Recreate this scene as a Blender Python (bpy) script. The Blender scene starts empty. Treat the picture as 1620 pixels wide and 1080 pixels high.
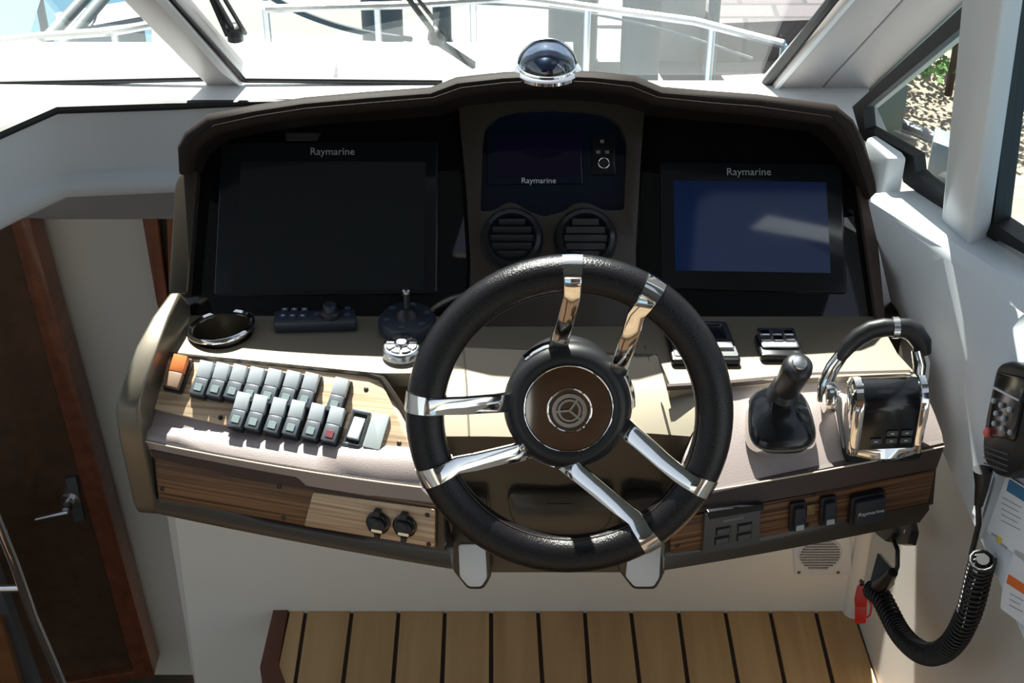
import bpy, bmesh, math, random
from mathutils import Vector, Matrix
from mathutils.geometry import tessellate_polygon

random.seed(4)
R = math.radians
# ------------------------------------------------------------------ camera, sky, sun, exposure
CZ = 2.5                      # camera height above the cabin sole
PITCH = R(35.0)
FPX = 2400.0                  # focal length in pixels of the 1620 wide frame
scene = bpy.context.scene
cam_d = bpy.data.cameras.new('camera')
cam_d.sensor_width = 36.0
cam_d.lens = FPX / 1620.0 * 36.0
cam_d.clip_start = 0.02
cam_d.clip_end = 300
cam = bpy.data.objects.new('camera', cam_d)
scene.collection.objects.link(cam)
cam.location = (0, 0, CZ)
cam.rotation_euler = (math.pi / 2 - PITCH, 0, 0)
scene.camera = cam

SUN_EL, SUN_AZ = 56.0, -11.0   # azimuth: 0 = dead ahead, negative = to the left
world = bpy.data.worlds.new('sky')
scene.world = world
world.use_nodes = True
wn = world.node_tree.nodes
bg = wn['Background']
sky = wn.new('ShaderNodeTexSky')
sky.sky_type = 'NISHITA'
sky.sun_disc = False
sky.sun_elevation = R(SUN_EL)
sky.sun_rotation = R(SUN_AZ)
sky.air_density = 1.2
sky.dust_density = 1.2
hsv = wn.new('ShaderNodeHueSaturation')
hsv.inputs['Saturation'].default_value = 0.62
tint = wn.new('ShaderNodeMix'); tint.data_type = 'RGBA'; tint.blend_type = 'MULTIPLY'; tint.inputs[0].default_value = 1.0
tint.inputs[7].default_value = (1.0, 0.965, 0.92, 1)
world.node_tree.links.new(sky.outputs[0], hsv.inputs['Color'])
world.node_tree.links.new(hsv.outputs[0], tint.inputs[6])
world.node_tree.links.new(tint.outputs[2], bg.inputs[0])
bg.inputs[1].default_value = 0.135
sun_d = bpy.data.lights.new('sun', 'SUN')
sun_d.energy = 13.0
sun_d.angle = R(0.6)
sun_d.color = (1.0, 0.95, 0.86)
sun = bpy.data.objects.new('sun', sun_d)
scene.collection.objects.link(sun)
sun.location = (-2, 6, 8)
sdir = Vector((math.sin(R(SUN_AZ)) * math.cos(R(SUN_EL)), math.cos(R(SUN_AZ)) * math.cos(R(SUN_EL)), math.sin(R(SUN_EL))))
sun.rotation_euler = sdir.to_track_quat('Z', 'Y').to_euler()
scene.view_settings.view_transform = 'Standard'
scene.view_settings.look = 'None'
scene.view_settings.gamma = 1.0
scene.view_settings.use_curve_mapping = False
scene.view_settings.exposure = 0.8

# ------------------------------------------------------------------ measuring helpers
CAMV = Vector((0, 0, CZ))
FW = Vector((0, math.cos(PITCH), -math.sin(PITCH)))
UP = Vector((0, math.sin(PITCH), math.cos(PITCH)))
RT = Vector((1, 0, 0))

def ray(px, py):
    return RT * ((px - 810.0) / FPX) + UP * ((540.0 - py) / FPX) + FW

def pz(px, py, z):            # meets the level z (relative to eye height)
    d = ray(px, py)
    return CAMV + d * (z / d.z)

def pyy(px, py, y):           # meets the upright cross plane Y = y
    d = ray(px, py)
    return CAMV + d * (y / d.y)

class Plane:
    def __init__(s, o, n, uhint=Vector((1, 0, 0))):
        n = Vector(n).normalized()
        if n.dot(CAMV - Vector(o)) < 0: n = -n
        u = (Vector(uhint) - n * n.dot(uhint)).normalized()
        v = n.cross(u)
        s.o, s.u, s.v, s.n = Vector(o), u, v, n
        M = Matrix((u, v, n)).transposed().to_4x4()
        M.translation = s.o
        s.M = M
        s.Mi = M.inverted()
    def hit(s, px, py):
        d = ray(px, py)
        return CAMV + d * ((s.o - CAMV).dot(s.n) / d.dot(s.n))
    def loc(s, px, py):
        p = s.Mi @ s.hit(px, py)
        return (p.x, p.y)
    def at(s, px, py, rot=0.0):     # frame standing at that point of the plane
        M = s.M.copy(); M.translation = s.hit(px, py)
        return M @ Matrix.Rotation(rot, 4, 'Z')

def plane3(a, b, c, uhint=None):
    n = (b - a).cross(c - a)
    return Plane(a, n, uhint if uhint is not None else (b - a))

# ------------------------------------------------------------------ materials
MATS = {}
def mat(name, col, rough=0.5, metal=0.0, spec=0.5, bump=0.0, bscale=200.0, coat=0.0, var=0.0, vscale=8.0, emit=None):
    if name in MATS: return MATS[name]
    m = bpy.data.materials.new(name); m.use_nodes = True
    nt = m.node_tree; b = nt.nodes['Principled BSDF']
    b.inputs['Base Color'].default_value = (*col, 1)
    b.inputs['Roughness'].default_value = rough
    b.inputs['Metallic'].default_value = metal
    b.inputs['Specular IOR Level'].default_value = spec
    b.inputs['Coat Weight'].default_value = coat
    b.inputs['Coat Roughness'].default_value = 0.05
    tc = nt.nodes.new('ShaderNodeTexCoord')
    if var > 0:
        n = nt.nodes.new('ShaderNodeTexNoise'); n.inputs['Scale'].default_value = vscale; n.inputs['Detail'].default_value = 4
        nt.links.new(tc.outputs['Object'], n.inputs['Vector'])
        mx = nt.nodes.new('ShaderNodeMix'); mx.data_type = 'RGBA'
        mx.inputs[6].default_value = (*[c * (1 - var) for c in col], 1)
        mx.inputs[7].default_value = (*[min(1, c * (1 + var)) for c in col], 1)
        nt.links.new(n.outputs[0], mx.inputs[0]); nt.links.new(mx.outputs[2], b.inputs['Base Color'])
    if bump > 0:
        n = nt.nodes.new('ShaderNodeTexNoise'); n.inputs['Scale'].default_value = bscale; n.inputs['Detail'].default_value = 3
        nt.links.new(tc.outputs['Object'], n.inputs['Vector'])
        bp = nt.nodes.new('ShaderNodeBump'); bp.inputs['Strength'].default_value = bump; bp.inputs['Distance'].default_value = 0.002
        nt.links.new(n.outputs[0], bp.inputs['Height']); nt.links.new(bp.outputs[0], b.inputs['Normal'])
    if emit:
        b.inputs['Emission Color'].default_value = (*emit[0], 1); b.inputs['Emission Strength'].default_value = emit[1]
    MATS[name] = m
    return m

def wood(name, c1, c2, scale=(3, 160, 160), rough=0.35, coat=0.3, contrast=(0.35, 0.65)):
    m = bpy.data.materials.new(name); m.use_nodes = True
    nt = m.node_tree; b = nt.nodes['Principled BSDF']
    tc = nt.nodes.new('ShaderNodeTexCoord'); mp = nt.nodes.new('ShaderNodeMapping')
    mp.inputs['Scale'].default_value = scale
    n = nt.nodes.new('ShaderNodeTexNoise'); n.inputs['Scale'].default_value = 1.0; n.inputs['Detail'].default_value = 5; n.inputs['Distortion'].default_value = 0.5
    oi = nt.nodes.new('ShaderNodeObjectInfo'); ad = nt.nodes.new('ShaderNodeVectorMath'); ad.operation = 'ADD'
    ml = nt.nodes.new('ShaderNodeMath'); ml.operation = 'MULTIPLY'; ml.inputs[1].default_value = 40
    nt.links.new(oi.outputs['Random'], ml.inputs[0])
    nt.links.new(tc.outputs['Object'], mp.inputs['Vector']); nt.links.new(mp.outputs[0], ad.inputs[0]); nt.links.new(ml.outputs[0], ad.inputs[1])
    nt.links.new(ad.outputs[0], n.inputs['Vector'])
    cr = nt.nodes.new('ShaderNodeValToRGB')
    cr.color_ramp.elements[0].position = contrast[0]; cr.color_ramp.elements[0].color = (*c1, 1)
    cr.color_ramp.elements[1].position = contrast[1]; cr.color_ramp.elements[1].color = (*c2, 1)
    nt.links.new(n.outputs[0], cr.inputs[0]); nt.links.new(cr.outputs[0], b.inputs['Base Color'])
    b.inputs['Roughness'].default_value = rough; b.inputs['Coat Weight'].default_value = coat
    b.inputs['Coat Roughness'].default_value = 0.08
    MATS[name] = m
    return m

def glass(name, tint=(0.93, 0.97, 0.97), ior=1.45):
    m = bpy.data.materials.new(name); m.use_nodes = True
    nt = m.node_tree
    for n in list(nt.nodes): nt.nodes.remove(n)
    o = nt.nodes.new('ShaderNodeOutputMaterial'); t = nt.nodes.new('ShaderNodeBsdfTransparent'); g = nt.nodes.new('ShaderNodeBsdfGlossy')
    t.inputs[0].default_value = (*tint, 1); g.inputs['Roughness'].default_value = 0.01
    lw = nt.nodes.new('ShaderNodeLayerWeight'); lw.inputs[0].default_value = 0.5
    pw = nt.nodes.new('ShaderNodeMath'); pw.operation = 'POWER'; pw.inputs[1].default_value = 4.0
    f = nt.nodes.new('ShaderNodeMath'); f.operation = 'MULTIPLY_ADD'; f.inputs[1].default_value = 0.9; f.inputs[2].default_value = 0.03 if ior < 1.6 else 0.12
    nt.links.new(lw.outputs['Facing'], pw.inputs[0]); nt.links.new(pw.outputs[0], f.inputs[0])
    x = nt.nodes.new('ShaderNodeMixShader')
    nt.links.new(f.outputs[0], x.inputs[0]); nt.links.new(t.outputs[0], x.inputs[1]); nt.links.new(g.outputs[0], x.inputs[2]); nt.links.new(x.outputs[0], o.inputs[0])
    MATS[name] = m
    return m

def brickmat(name, c1, c2, cm, scale, rough=0.8):
    m = bpy.data.materials.new(name); m.use_nodes = True
    nt = m.node_tree; b = nt.nodes['Principled BSDF']
    tc = nt.nodes.new('ShaderNodeTexCoord'); br = nt.nodes.new('ShaderNodeTexBrick')
    br.inputs['Color1'].default_value = (*c1, 1); br.inputs['Color2'].default_value = (*c2, 1); br.inputs['Mortar'].default_value = (*cm, 1)
    br.inputs['Scale'].default_value = scale; br.inputs['Mortar Size'].default_value = 0.02
    nt.links.new(tc.outputs['Object'], br.inputs['Vector']); nt.links.new(br.outputs[0], b.inputs['Base Color'])
    b.inputs['Roughness'].default_value = rough
    MATS[name] = m
    return m

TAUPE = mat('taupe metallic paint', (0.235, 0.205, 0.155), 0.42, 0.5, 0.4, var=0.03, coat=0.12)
ARMM = mat('taupe metallic arm paint', (0.155, 0.135, 0.105), 0.38, 0.6, 0.5, coat=0.15)  # same taupe paint, darkened to stand for shade on the arm's front
TAUPE_D = mat('shaded taupe paint', (0.050, 0.041, 0.032), 0.30, 0.3, 0.4, coat=0.12)  # darker copy of the taupe paint, shade put into the colour
LEATHER = mat('brown leather', (0.058, 0.038, 0.034), 0.55, bump=0.25, bscale=900, spec=0.4)  # also the pad leather's unlit front, with shade in its colour
PAD = mat('leather with painted sunlight', (0.30, 0.245, 0.235), 0.40, bump=0.2, bscale=700, spec=1.0)  # the same leather where lit, sunlight put into its colour
HOODM = mat('dark brown hood leather', (0.016, 0.011, 0.0095), 0.6, bump=0.2, bscale=700, spec=0.15)
STITCH = mat('cream stitching', (0.6, 0.52, 0.4), 0.7)
GLASSB = mat('black acrylic', (0.004, 0.004, 0.005), 0.04, spec=0.5)
BLACK = mat('black plastic', (0.012, 0.012, 0.014), 0.4)
BLACKG = mat('gloss black plastic', (0.008, 0.009, 0.011), 0.16)
RIMM = mat('black perforated wheel leather', (0.008, 0.007, 0.008), 0.26, bump=0.35, bscale=600, spec=0.35)
BLUEBLK = mat('blue black rubber keypad', (0.018, 0.025, 0.04), 0.4)
CHROME = mat('polished chrome', (0.82, 0.80, 0.77), 0.07, 1.0)
CHROMES = mat('satin chrome', (0.62, 0.63, 0.64), 0.22, 1.0)
STEEL = mat('brushed steel cup', (0.45, 0.42, 0.37), 0.22, 1.0)
WHITE = mat('white gelcoat', (0.78, 0.79, 0.80), 0.35, var=0.02, vscale=2, coat=0.2)
WALLW = mat('cool white side moulding', (0.66, 0.70, 0.735), 0.38, var=0.02, vscale=3)
GREYW = mat('greige shaded liner', (0.64, 0.63, 0.585), 0.5, var=0.03, vscale=3)
CREAM = mat('cream laminate', (0.84, 0.82, 0.755), 0.4, var=0.05, vscale=2.5)
PILL = mat('pearl pillar vinyl', (0.50, 0.47, 0.46), 0.4)
RUBBER = mat('black rubber gasket', (0.006, 0.006, 0.007), 0.5)
GREYSW = mat('pale grey rocker', (0.42, 0.45, 0.48), 0.25, coat=0.3)  # on the switch tops this paleness stands for reflected sun
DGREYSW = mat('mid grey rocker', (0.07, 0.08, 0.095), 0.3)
LENS = mat('pale green lens', (0.20, 0.25, 0.25), 0.25)
ORANGE = mat('orange rocker', (0.75, 0.22, 0.07), 0.35)
REDM = mat('red plastic', (0.62, 0.012, 0.012), 0.35)
MARK = mat('pale print', (0.62, 0.64, 0.66), 0.5)
MARKM = mat('mid print', (0.30, 0.32, 0.33), 0.5)
MARKD = mat('dull print', (0.16, 0.17, 0.18), 0.5)
GREYP = mat('slate grey plastic', (0.075, 0.08, 0.085), 0.45)
SCREENL = mat('dark lcd', (0.012, 0.014, 0.016), 0.08)
SCREENR = mat('lcd glass with painted sky', (0.006, 0.022, 0.095), 0.06)  # blue of the reflected sky painted into the screen's base colour
SCREENC = mat('violet lcd glass', (0.008, 0.004, 0.022), 0.08)
CENTREG = mat('acrylic with painted sky tint', (0.004, 0.008, 0.020), 0.06)  # sky reflection on the centre panel put into its base colour
STICK = mat('white sticker', (0.78, 0.79, 0.80), 0.4)
INK = mat('grey ink', (0.30, 0.33, 0.36), 0.6)
BLUEI = mat('blue ink', (0.05, 0.18, 0.32), 0.5)
ORI = mat('orange ink', (0.75, 0.16, 0.03), 0.5)
YEL = mat('yellow ink', (0.72, 0.55, 0.10), 0.5)
SCREW = mat('dark screw', (0.05, 0.035, 0.03), 0.35, 0.6)
SEAM = mat('caulk', (0.035, 0.018, 0.010), 0.6)
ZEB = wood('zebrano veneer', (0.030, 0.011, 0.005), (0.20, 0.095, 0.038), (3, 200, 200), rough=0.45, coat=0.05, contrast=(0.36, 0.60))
ZEBL = wood('sunlit zebrano veneer', (0.36, 0.22, 0.125), (0.64, 0.48, 0.32), (4, 220, 220), rough=0.45, coat=0.05, contrast=(0.36, 0.60))  # paler copy of the zebrano, sunlight put into the wood tones
TEAK = wood('teak', (0.46, 0.275, 0.115), (0.64, 0.42, 0.20), (26, 1.6, 26), rough=0.55, coat=0.0, contrast=(0.3, 0.72))
DOORW = wood('walnut door', (0.060, 0.030, 0.016), (0.095, 0.052, 0.028), (30, 30, 1.5), rough=0.35, contrast=(0.3, 0.7))
FRAMEW = wood('cherry frame', (0.12, 0.035, 0.016), (0.20, 0.065, 0.03), (40, 40, 2), rough=0.35, contrast=(0.3, 0.7))
TEAKE = mat('mahogany edging', (0.13, 0.038, 0.020), 0.4)
PANE = glass('clear pane', (0.86, 0.89, 0.89))
DOME = glass('smoky dome', (0.26, 0.31, 0.40), 1.8)
CEIL = mat('dim headliner', (0.10, 0.085, 0.07), 0.7)
CONC = mat('pale concrete', (0.17, 0.17, 0.165), 0.8, var=0.3, vscale=0.6)
PAVE = brickmat('pink pavers', (0.32, 0.25, 0.22), (0.37, 0.29, 0.26), (0.24, 0.20, 0.18), 1.6)
PAVE2 = brickmat('tan pavers', (0.26, 0.21, 0.15), (0.31, 0.26, 0.19), (0.20, 0.165, 0.13), 2.2)
STONE = brickmat('violet grey stones', (0.08, 0.065, 0.075), (0.13, 0.11, 0.12), (0.05, 0.045, 0.05), 1.4)
WATER = mat('harbour water', (0.05, 0.12, 0.17), 0.08, spec=0.5, bump=1.0, bscale=3)
PILE = mat('grey piling', (0.11, 0.13, 0.14), 0.6, var=0.1)
HULL = mat('white hull', (0.27, 0.28, 0.295), 0.25)
CUSH = mat('ivory sunpad vinyl', (0.21, 0.195, 0.175), 0.6)
LEAF = mat('green leaf', (0.10, 0.22, 0.05), 0.5, var=0.4, vscale=6)
BLUEC = mat('blue canvas', (0.04, 0.08, 0.15), 0.7)

# ------------------------------------------------------------------ mesh helpers
COL = scene.collection
def rnd(pts, r, seg=4):
    """round the corners of a 2-D outline"""
    out = []; n = len(pts)
    for i in range(n):
        rr = r[i] if isinstance(r, (list, tuple)) else r
        p0, p1, p2 = Vector(pts[i - 1]), Vector(pts[i]), Vector(pts[(i + 1) % n])
        a, b = p0 - p1, p2 - p1
        q = min(rr, a.length * 0.45, b.length * 0.45)
        if q < 1e-6: out.append(tuple(p1)); continue
        A, B = p1 + a.normalized() * q, p1 + b.normalized() * q
        for k in range(seg + 1):
            t = k / seg
            c = A * (1 - t) ** 2 + p1 * 2 * t * (1 - t) + B * t ** 2
            out.append((c.x, c.y))
    return out

def rect(w, h, cx=0, cy=0):
    return [(cx - w / 2, cy - h / 2), (cx + w / 2, cy - h / 2), (cx + w / 2, cy + h / 2), (cx - w / 2, cy + h / 2)]

def circ(r, n=32, cx=0, cy=0, ry=None):
    return [(cx + r * math.cos(2 * math.pi * k / n), cy + (ry or r) * math.sin(2 * math.pi * k / n)) for k in range(n)]

class G:
    def __init__(s): s.b = bmesh.new()
    def slab(s, outer, h0, h1, holes=()):
        loops = [[Vector((x, y, 0)) for x, y in outer]] + [[Vector((x, y, 0)) for x, y in h] for h in holes]
        flat = [p for l in loops for p in l]
        lo = [s.b.verts.new((p.x, p.y, h0)) for p in flat]; hi = [s.b.verts.new((p.x, p.y, h1)) for p in flat]
        if holes:
            for t in tessellate_polygon(loops):
                try: s.b.faces.new([hi[i] for i in t])
                except ValueError: pass
                try: s.b.faces.new([lo[i] for i in reversed(t)])
                except ValueError: pass
        else:
            s.b.faces.new(hi); s.b.faces.new(lo[::-1])
        k = 0
        for l in loops:
            n = len(l)
            for i in range(n):
                j = (i + 1) % n
                s.b.faces.new([lo[k + i], lo[k + j], hi[k + j], hi[k + i]])
            k += n
        return s
    def loft(s, rings, closed=True, caps=True, loop=False):
        vs = [[s.b.verts.new(p) for p in r] for r in rings]
        m = len(vs)
        for a in range(m if loop else m - 1):
            A, B = vs[a], vs[(a + 1) % m]; n = len(A)
            for i in range(n if closed else n - 1):
                j = (i + 1) % n
                try: s.b.faces.new([A[i], A[j], B[j], B[i]])
                except ValueError: pass
        if caps and closed and not loop:
            s.b.faces.new(vs[0][::-1]); s.b.faces.new(vs[-1])
        return s
    def box(s, c, d, M=None):
        c = Vector(c); x, y, z = d[0] / 2, d[1] / 2, d[2] / 2
        P = [Vector((i * x, j * y, k * z)) + c for k in (-1, 1) for i, j in ((-1, -1), (1, -1), (1, 1), (-1, 1))]
        if M: P = [M @ p for p in P]
        return s.loft([P[:4], P[4:]])
    def lathe(s, prof, n=32, M=None, cx=0, cy=0, caps=True):
        rings = []
        for r, z in prof:
            ring = [Vector((cx + r * math.cos(2 * math.pi * k / n), cy + r * math.sin(2 * math.pi * k / n), z)) for k in range(n)]
            rings.append([M @ p for p in ring] if M else ring)
        return s.loft(rings, caps=caps)
    def tube(s, path, r, n=10, loop=False, flat=None):
        path = [Vector(p) for p in path]; m = len(path)
        rings = []; ref = None
        for i, p in enumerate(path):
            if loop: t = path[(i + 1) % m] - path[i - 1]
            else: t = path[min(i + 1, m - 1)] - path[max(i - 1, 0)]
            t.normalize()
            if ref is None:
                ref = Vector((0, 0, 1)) if abs(t.z) < 0.9 else Vector((1, 0, 0))
                if flat is not None: ref = Vector(flat)
            a = (ref - t * ref.dot(t)).normalized(); ref = a
            b = t.cross(a)
            rr = r[i] if isinstance(r, (list, tuple)) else r
            ra, rb = (rr if isinstance(rr, tuple) else (rr, rr))
            rings.append([p + a * ra * math.cos(2 * math.pi * k / n) + b * rb * math.sin(2 * math.pi * k / n) for k in range(n)])
        return s.loft(rings, loop=loop)
    def strap(s, path, ups, w, th):
        """flat bar: path points, the outward normal at each, width, thickness"""
        path = [Vector(p) for p in path]; m = len(path); rings = []
        for i, p in enumerate(path):
            t = (path[min(i + 1, m - 1)] - path[max(i - 1, 0)]).normalized()
            up = Vector(ups[i] if isinstance(ups, list) else ups); up = (up - t * up.dot(t)).normalized()
            sd = t.cross(up); ww = w[i] if isinstance(w, list) else w
            rings.append([p + sd * ww / 2 - up * th / 2, p + sd * ww / 2 + up * th / 2, p - sd * ww / 2 + up * th / 2, p - sd * ww / 2 - up * th / 2])
        return s.loft(rings)
    def mesh(s, name, m, bevel=0, seg=2, smooth=None, sub=0):
        b = s.b
        bmesh.ops.recalc_face_normals(b, faces=b.faces[:])
        if bevel:
            es = [e for e in b.edges if len(e.link_faces) == 2 and e.calc_face_angle(0) > R(30)]
            bmesh.ops.bevel(b, geom=es, offset=bevel, segments=seg, profile=0.5, affect='EDGES', clamp_overlap=True)
        me = bpy.data.meshes.new(name)
        b.to_mesh(me); b.free()
        me.materials.append(m)
        ang = R(40) if smooth is None else R(smooth)
        for p in me.polygons: p.use_smooth = True
        me.set_sharp_from_angle(angle=ang)
        return me

def link(name, me, parent=None, M=None):
    o = bpy.data.objects.new(name, me)
    COL.objects.link(o)
    M = M if M is not None else Matrix.Identity(4)
    if parent is not None:
        o.parent = parent
        o.matrix_local = (WM[parent.name].inverted() @ M)
    else:
        o.matrix_world = M
    WM[o.name] = M.copy()
    return o
WM = {}

def tag(o, label, cat, group=None):
    o['label'] = label; o['category'] = cat
    if group: o['group'] = group
    return o
def thing(name, label, cat, M, group=None):
    o = bpy.data.objects.new(name, None); COL.objects.link(o)
    if isinstance(M, Vector): M = Matrix.Translation(M)
    o.matrix_world = M; WM[o.name] = M.copy(); o.empty_display_size = 0.02
    return tag(o, label, cat, group)
def part(name, g, m, parent, M=None, bevel=0, seg=2, smooth=None, label=None):
    """M None: mesh is given in the parent's own frame; 'W': in world coordinates; else frame M"""
    if isinstance(M, str):
        inv = WM[parent.name].inverted() if parent is not None else Matrix.Identity(4)
        if parent is not None: g.b.transform(inv); M = WM[parent.name]
        else: M = Matrix.Identity(4)
    elif M is None: M = WM[parent.name]
    o = link(name, g.mesh(name, m, bevel, seg, smooth), parent, M)
    if label: o['label'] = label
    return o
def struct(name, g, m, M=None, bevel=0, parent=None, **k):
    o = part(name, g, m, parent, M if M is not None else 'W', bevel, **k)
    if parent is None: o['kind'] = 'structure'
    return o
def slabp(name, pl, pts, h0, h1, m, parent, r=0, bevel=0, holes=(), seg=2, label=None, local=False, rs=4):
    """slab on a plane with an outline given as sight points"""
    P = [pl.loc(*p) for p in pts]
    if r: P = rnd(P, r, rs)
    H = [[pl.loc(*p) for p in h] for h in holes]
    if r and H: H = [rnd(h, r, rs) for h in H]
    return part(name, G().slab(P, h0, h1, H), m, parent, pl.M, bevel, seg, label=label)
def text(name, s, size, m, parent, M, extr=0.0002, sx=1.0, label=None, sub=None):
    c = bpy.data.curves.new(name, 'FONT'); c.body = s; c.size = size; c.extrude = extr; c.align_x = 'CENTER'; c.align_y = 'CENTER'
    c.resolution_u = 3
    t = bpy.data.objects.new('t', c); COL.objects.link(t)
    bpy.context.view_layer.update()
    dg = bpy.context.evaluated_depsgraph_get()
    me = bpy.data.meshes.new_from_object(t.evaluated_get(dg)); me.name = name
    bpy.data.objects.remove(t)
    me.transform(Matrix.Diagonal((sx, 1, 1, 1)))
    me.materials.clear(); me.materials.append(m)
    o = link(name, me, parent, M)
    if label: o['label'] = label
    return o
def copy_tree(o, M, parent=None):
    c = o.copy(); COL.objects.link(c)
    c.parent = parent
    if parent is None: c.matrix_world = M; WM[c.name] = M.copy()
    else:
        c.matrix_parent_inverse = o.matrix_parent_inverse; c.matrix_basis = o.matrix_basis
    for ch in [k for k in bpy.data.objects if k.parent == o]: copy_tree(ch, None, c)
    return c
def T(x, y, z): return Matrix.Translation((x, y, z))

# ------------------------------------------------------------------ reference planes
ZS = -1.07
SH = Plane((0, 1.5, CZ + ZS), (0, 0, 1))
P0 = Vector((0, 1.583, CZ - 1.07))
PP = Plane(P0, (0, -math.sin(R(45)), math.cos(R(45))))          # leaning instrument face
SW = plane3(pz(270, 560, -1.075), pz(600, 590, -1.075), pz(230, 680, -1.13))
RP = plane3(pz(1130, 604, -1.075), pz(1440, 592, -1.075), pz(1300, 745, -1.135))
FL = plane3(pz(245, 722, -1.165), pz(690, 797, -1.165), pz(252, 790, -1.225))   # left fascia
FR = plane3(pz(1085, 812, -1.165), pz(1478, 738, -1.165), pz(1080, 868, -1.225)) # right fascia
WS = Plane((0, 1.972, CZ - 0.932), (0, -math.sin(R(60)), -math.cos(R(60))))       # raked windscreen
FWL = Plane((0, 1.844, CZ - 1.6), (0, -1, 0))                                    # wall under the helm
TK = Plane((0, 1.7, CZ - 1.85), (0, 0, 1))

# ================================================================== SETTING
def quadbox(pts, off):
    a = [Vector(p) for p in pts]
    return G().loft([a, [p + Vector(off) for p in a]])

# cabin sole and outside
struct('floor', G().box((-0.2, 1.0, -0.03), (3.6, 4.4, 0.06)), wood('dark sole', (0.05, 0.03, 0.02), (0.09, 0.055, 0.035), (20, 2, 20)))
# front wall below the helm
fw = [FWL.loc(*p) for p in ((262, 700), (1345, 700), (1392, 1300), (338, 1300))]
struct('wall_front', G().slab(fw, -0.03, 0), CREAM, FWL.M)
# companionway bulkhead far left
CB = Plane((0, 2.30, CZ - 1.5), (0, -1, 0))
cb = [CB.loc(*p) for p in ((-500, 170), (700, 170), (700, 1250), (-500, 1250))]
struct('wall_left', G().slab(cb, -0.04, 0), GREYW, CB.M)
# return wall between front wall and bulkhead
e0 = FWL.hit(264, 815); e1 = FWL.hit(312, 1110)
struct('trim_1', quadbox([e0 + Vector((0.0, 0.002, 0.05)), e1 + Vector((0, 0.002, 0)), e1 + Vector((0.02, 0.45, 0)), e0 + Vector((0.02, 0.45, 0.05))], (0.02, 0, 0)), GREYW)

# teak platform
base = [TK.loc(*p) for p in ((436, 966), (1348, 966), (1480, 1400), (520, 1400), (414, 1058))]
plat = thing('teak_platform', 'raised teak planked foot platform below the helm', 'platform', TK.hit(900, 1000))
part('caulk_bed', G().slab(base, -0.05, -0.004), SEAM, plat, TK.M)
seams = [(484, 467), (557, 543), (631, 622), (704, 699.5), (777, 777), (851, 858), (925, 933), (998, 1011.5), (1073, 1088), (1147, 1167), (1218, 1241), (1290, 1317)]
def lx(a, b, y): return a + (b - a) * (y - 968) / 112.0
edges = [(456, 428)] + seams + [(1349, 1387)]
for i in range(len(edges) - 1):
    (a0, a1), (b0, b1) = edges[i], edges[i + 1]
    ga = 3.0 if i else 1.0; gb = 3.0 if i < len(edges) - 2 else 0.5
    q = [(a0 + ga, 966), (b0 - gb, 966), (lx(b0, b1, 1380) - gb * 1.6, 1380), (lx(a0, a1, 1380) + ga * 1.6, 1380)]
    if i == 0: q = [(459, 966), (481, 966), (lx(484, 467, 1380) - 4, 1380), (520, 1380), (467, 1085), (442, 1050)]
    P = [TK.loc(*p) for p in q]
    if i == 0: P = [TK.loc(*p) for p in ((459, 966), (481, 966), (464, 1080), (461, 1100), (440, 1058))]
    part('plank', G().slab(P, -0.004, 0.0015), TEAK, plat, TK.M, 0.0008, 1)
edg = [TK.loc(*p) for p in ((434, 959), (457, 962), (441, 1052), (560, 1400), (500, 1400), (411, 1058))]
part('edging', G().slab(rnd(edg, 0.006), -0.05, 0.004), TEAKE, plat, TK.M, 0.002)

# right lower side wall and upper side moulding
A0 = pz(1352, 300, -0.93); A1 = pz(1372, 312, -0.93); A2 = pz(1620, 470, -0.93); dA = (A2 - A1).normalized(); A3 = A2 + dA * 0.8
B1 = pz(1500, 735, -1.2); B2 = pz(1620, 1010, -1.2); dB = (B2 - B1); B0 = B1 - dB.normalized() * 0.35; B3 = B2 + dB.normalized() * 0.8
Arow = [A1 - dA * 0.0, A1 + (A2 - A1) * 0.5, A2, A3]
Brow = [B1 - dB * 0.7, B1 + dB * 0.2, B2, B3]
g = G(); rings = []
for a, b in zip(Arow, Brow):
    out = Vector((0.08, 0.02, 0)); a2 = a + Vector((0.006, 0.003, 0.004))
    rings.append([b, b.lerp(a, 0.5), b.lerp(a, 0.95), a + Vector((0.002, 0, -0.004)), a2 + Vector((0.004, 0, 0)), a + out, b + out])
g.loft(rings)
struct('wall_right', g, WALLW)
sw0 = Vector((0.575, 1.86, CZ - 1.19)); sw1 = Vector((0.64, 0.5, CZ - 1.19))
struct('wall_right_lower', quadbox([sw0, sw1, sw1 + Vector((0.0, 0, -1.2)), sw0 + Vector((0.01, 0, -1.2))], (0.2, 0, 0)), GREYW)
LW = Plane(sw0, Vector((1.36, 0.065, 0)), Vector((0, -1, 0)))
# fillet strip where front wall meets side wall
cpath = [Vector((0.575, 1.843, CZ - 1.2)), Vector((0.58, 1.843, CZ - 2.3))]
struct('trim_2', G().tube(cpath, 0.018, 12), CREAM)

# soft round access bulge on lower wall
# ledge blocks at the quarter window
ledge = thing('window_sill_block', 'pale stepped sill block at the corner of the quarter window', 'sill', pz(1400, 300, -0.93))
blk = [pz(1370, 218, -0.885), pz(1405, 250, -0.885), pz(1435, 250, -0.885), pz(1428, 240, -0.885), pz(1385, 212, -0.885)]
blk = [Vector(p) for p in blk]
g = G().loft([[p + Vector((0, 0, -0.075)) for p in blk], blk])
part('block', g, WALLW, ledge, 'W', 0.004)

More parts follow.
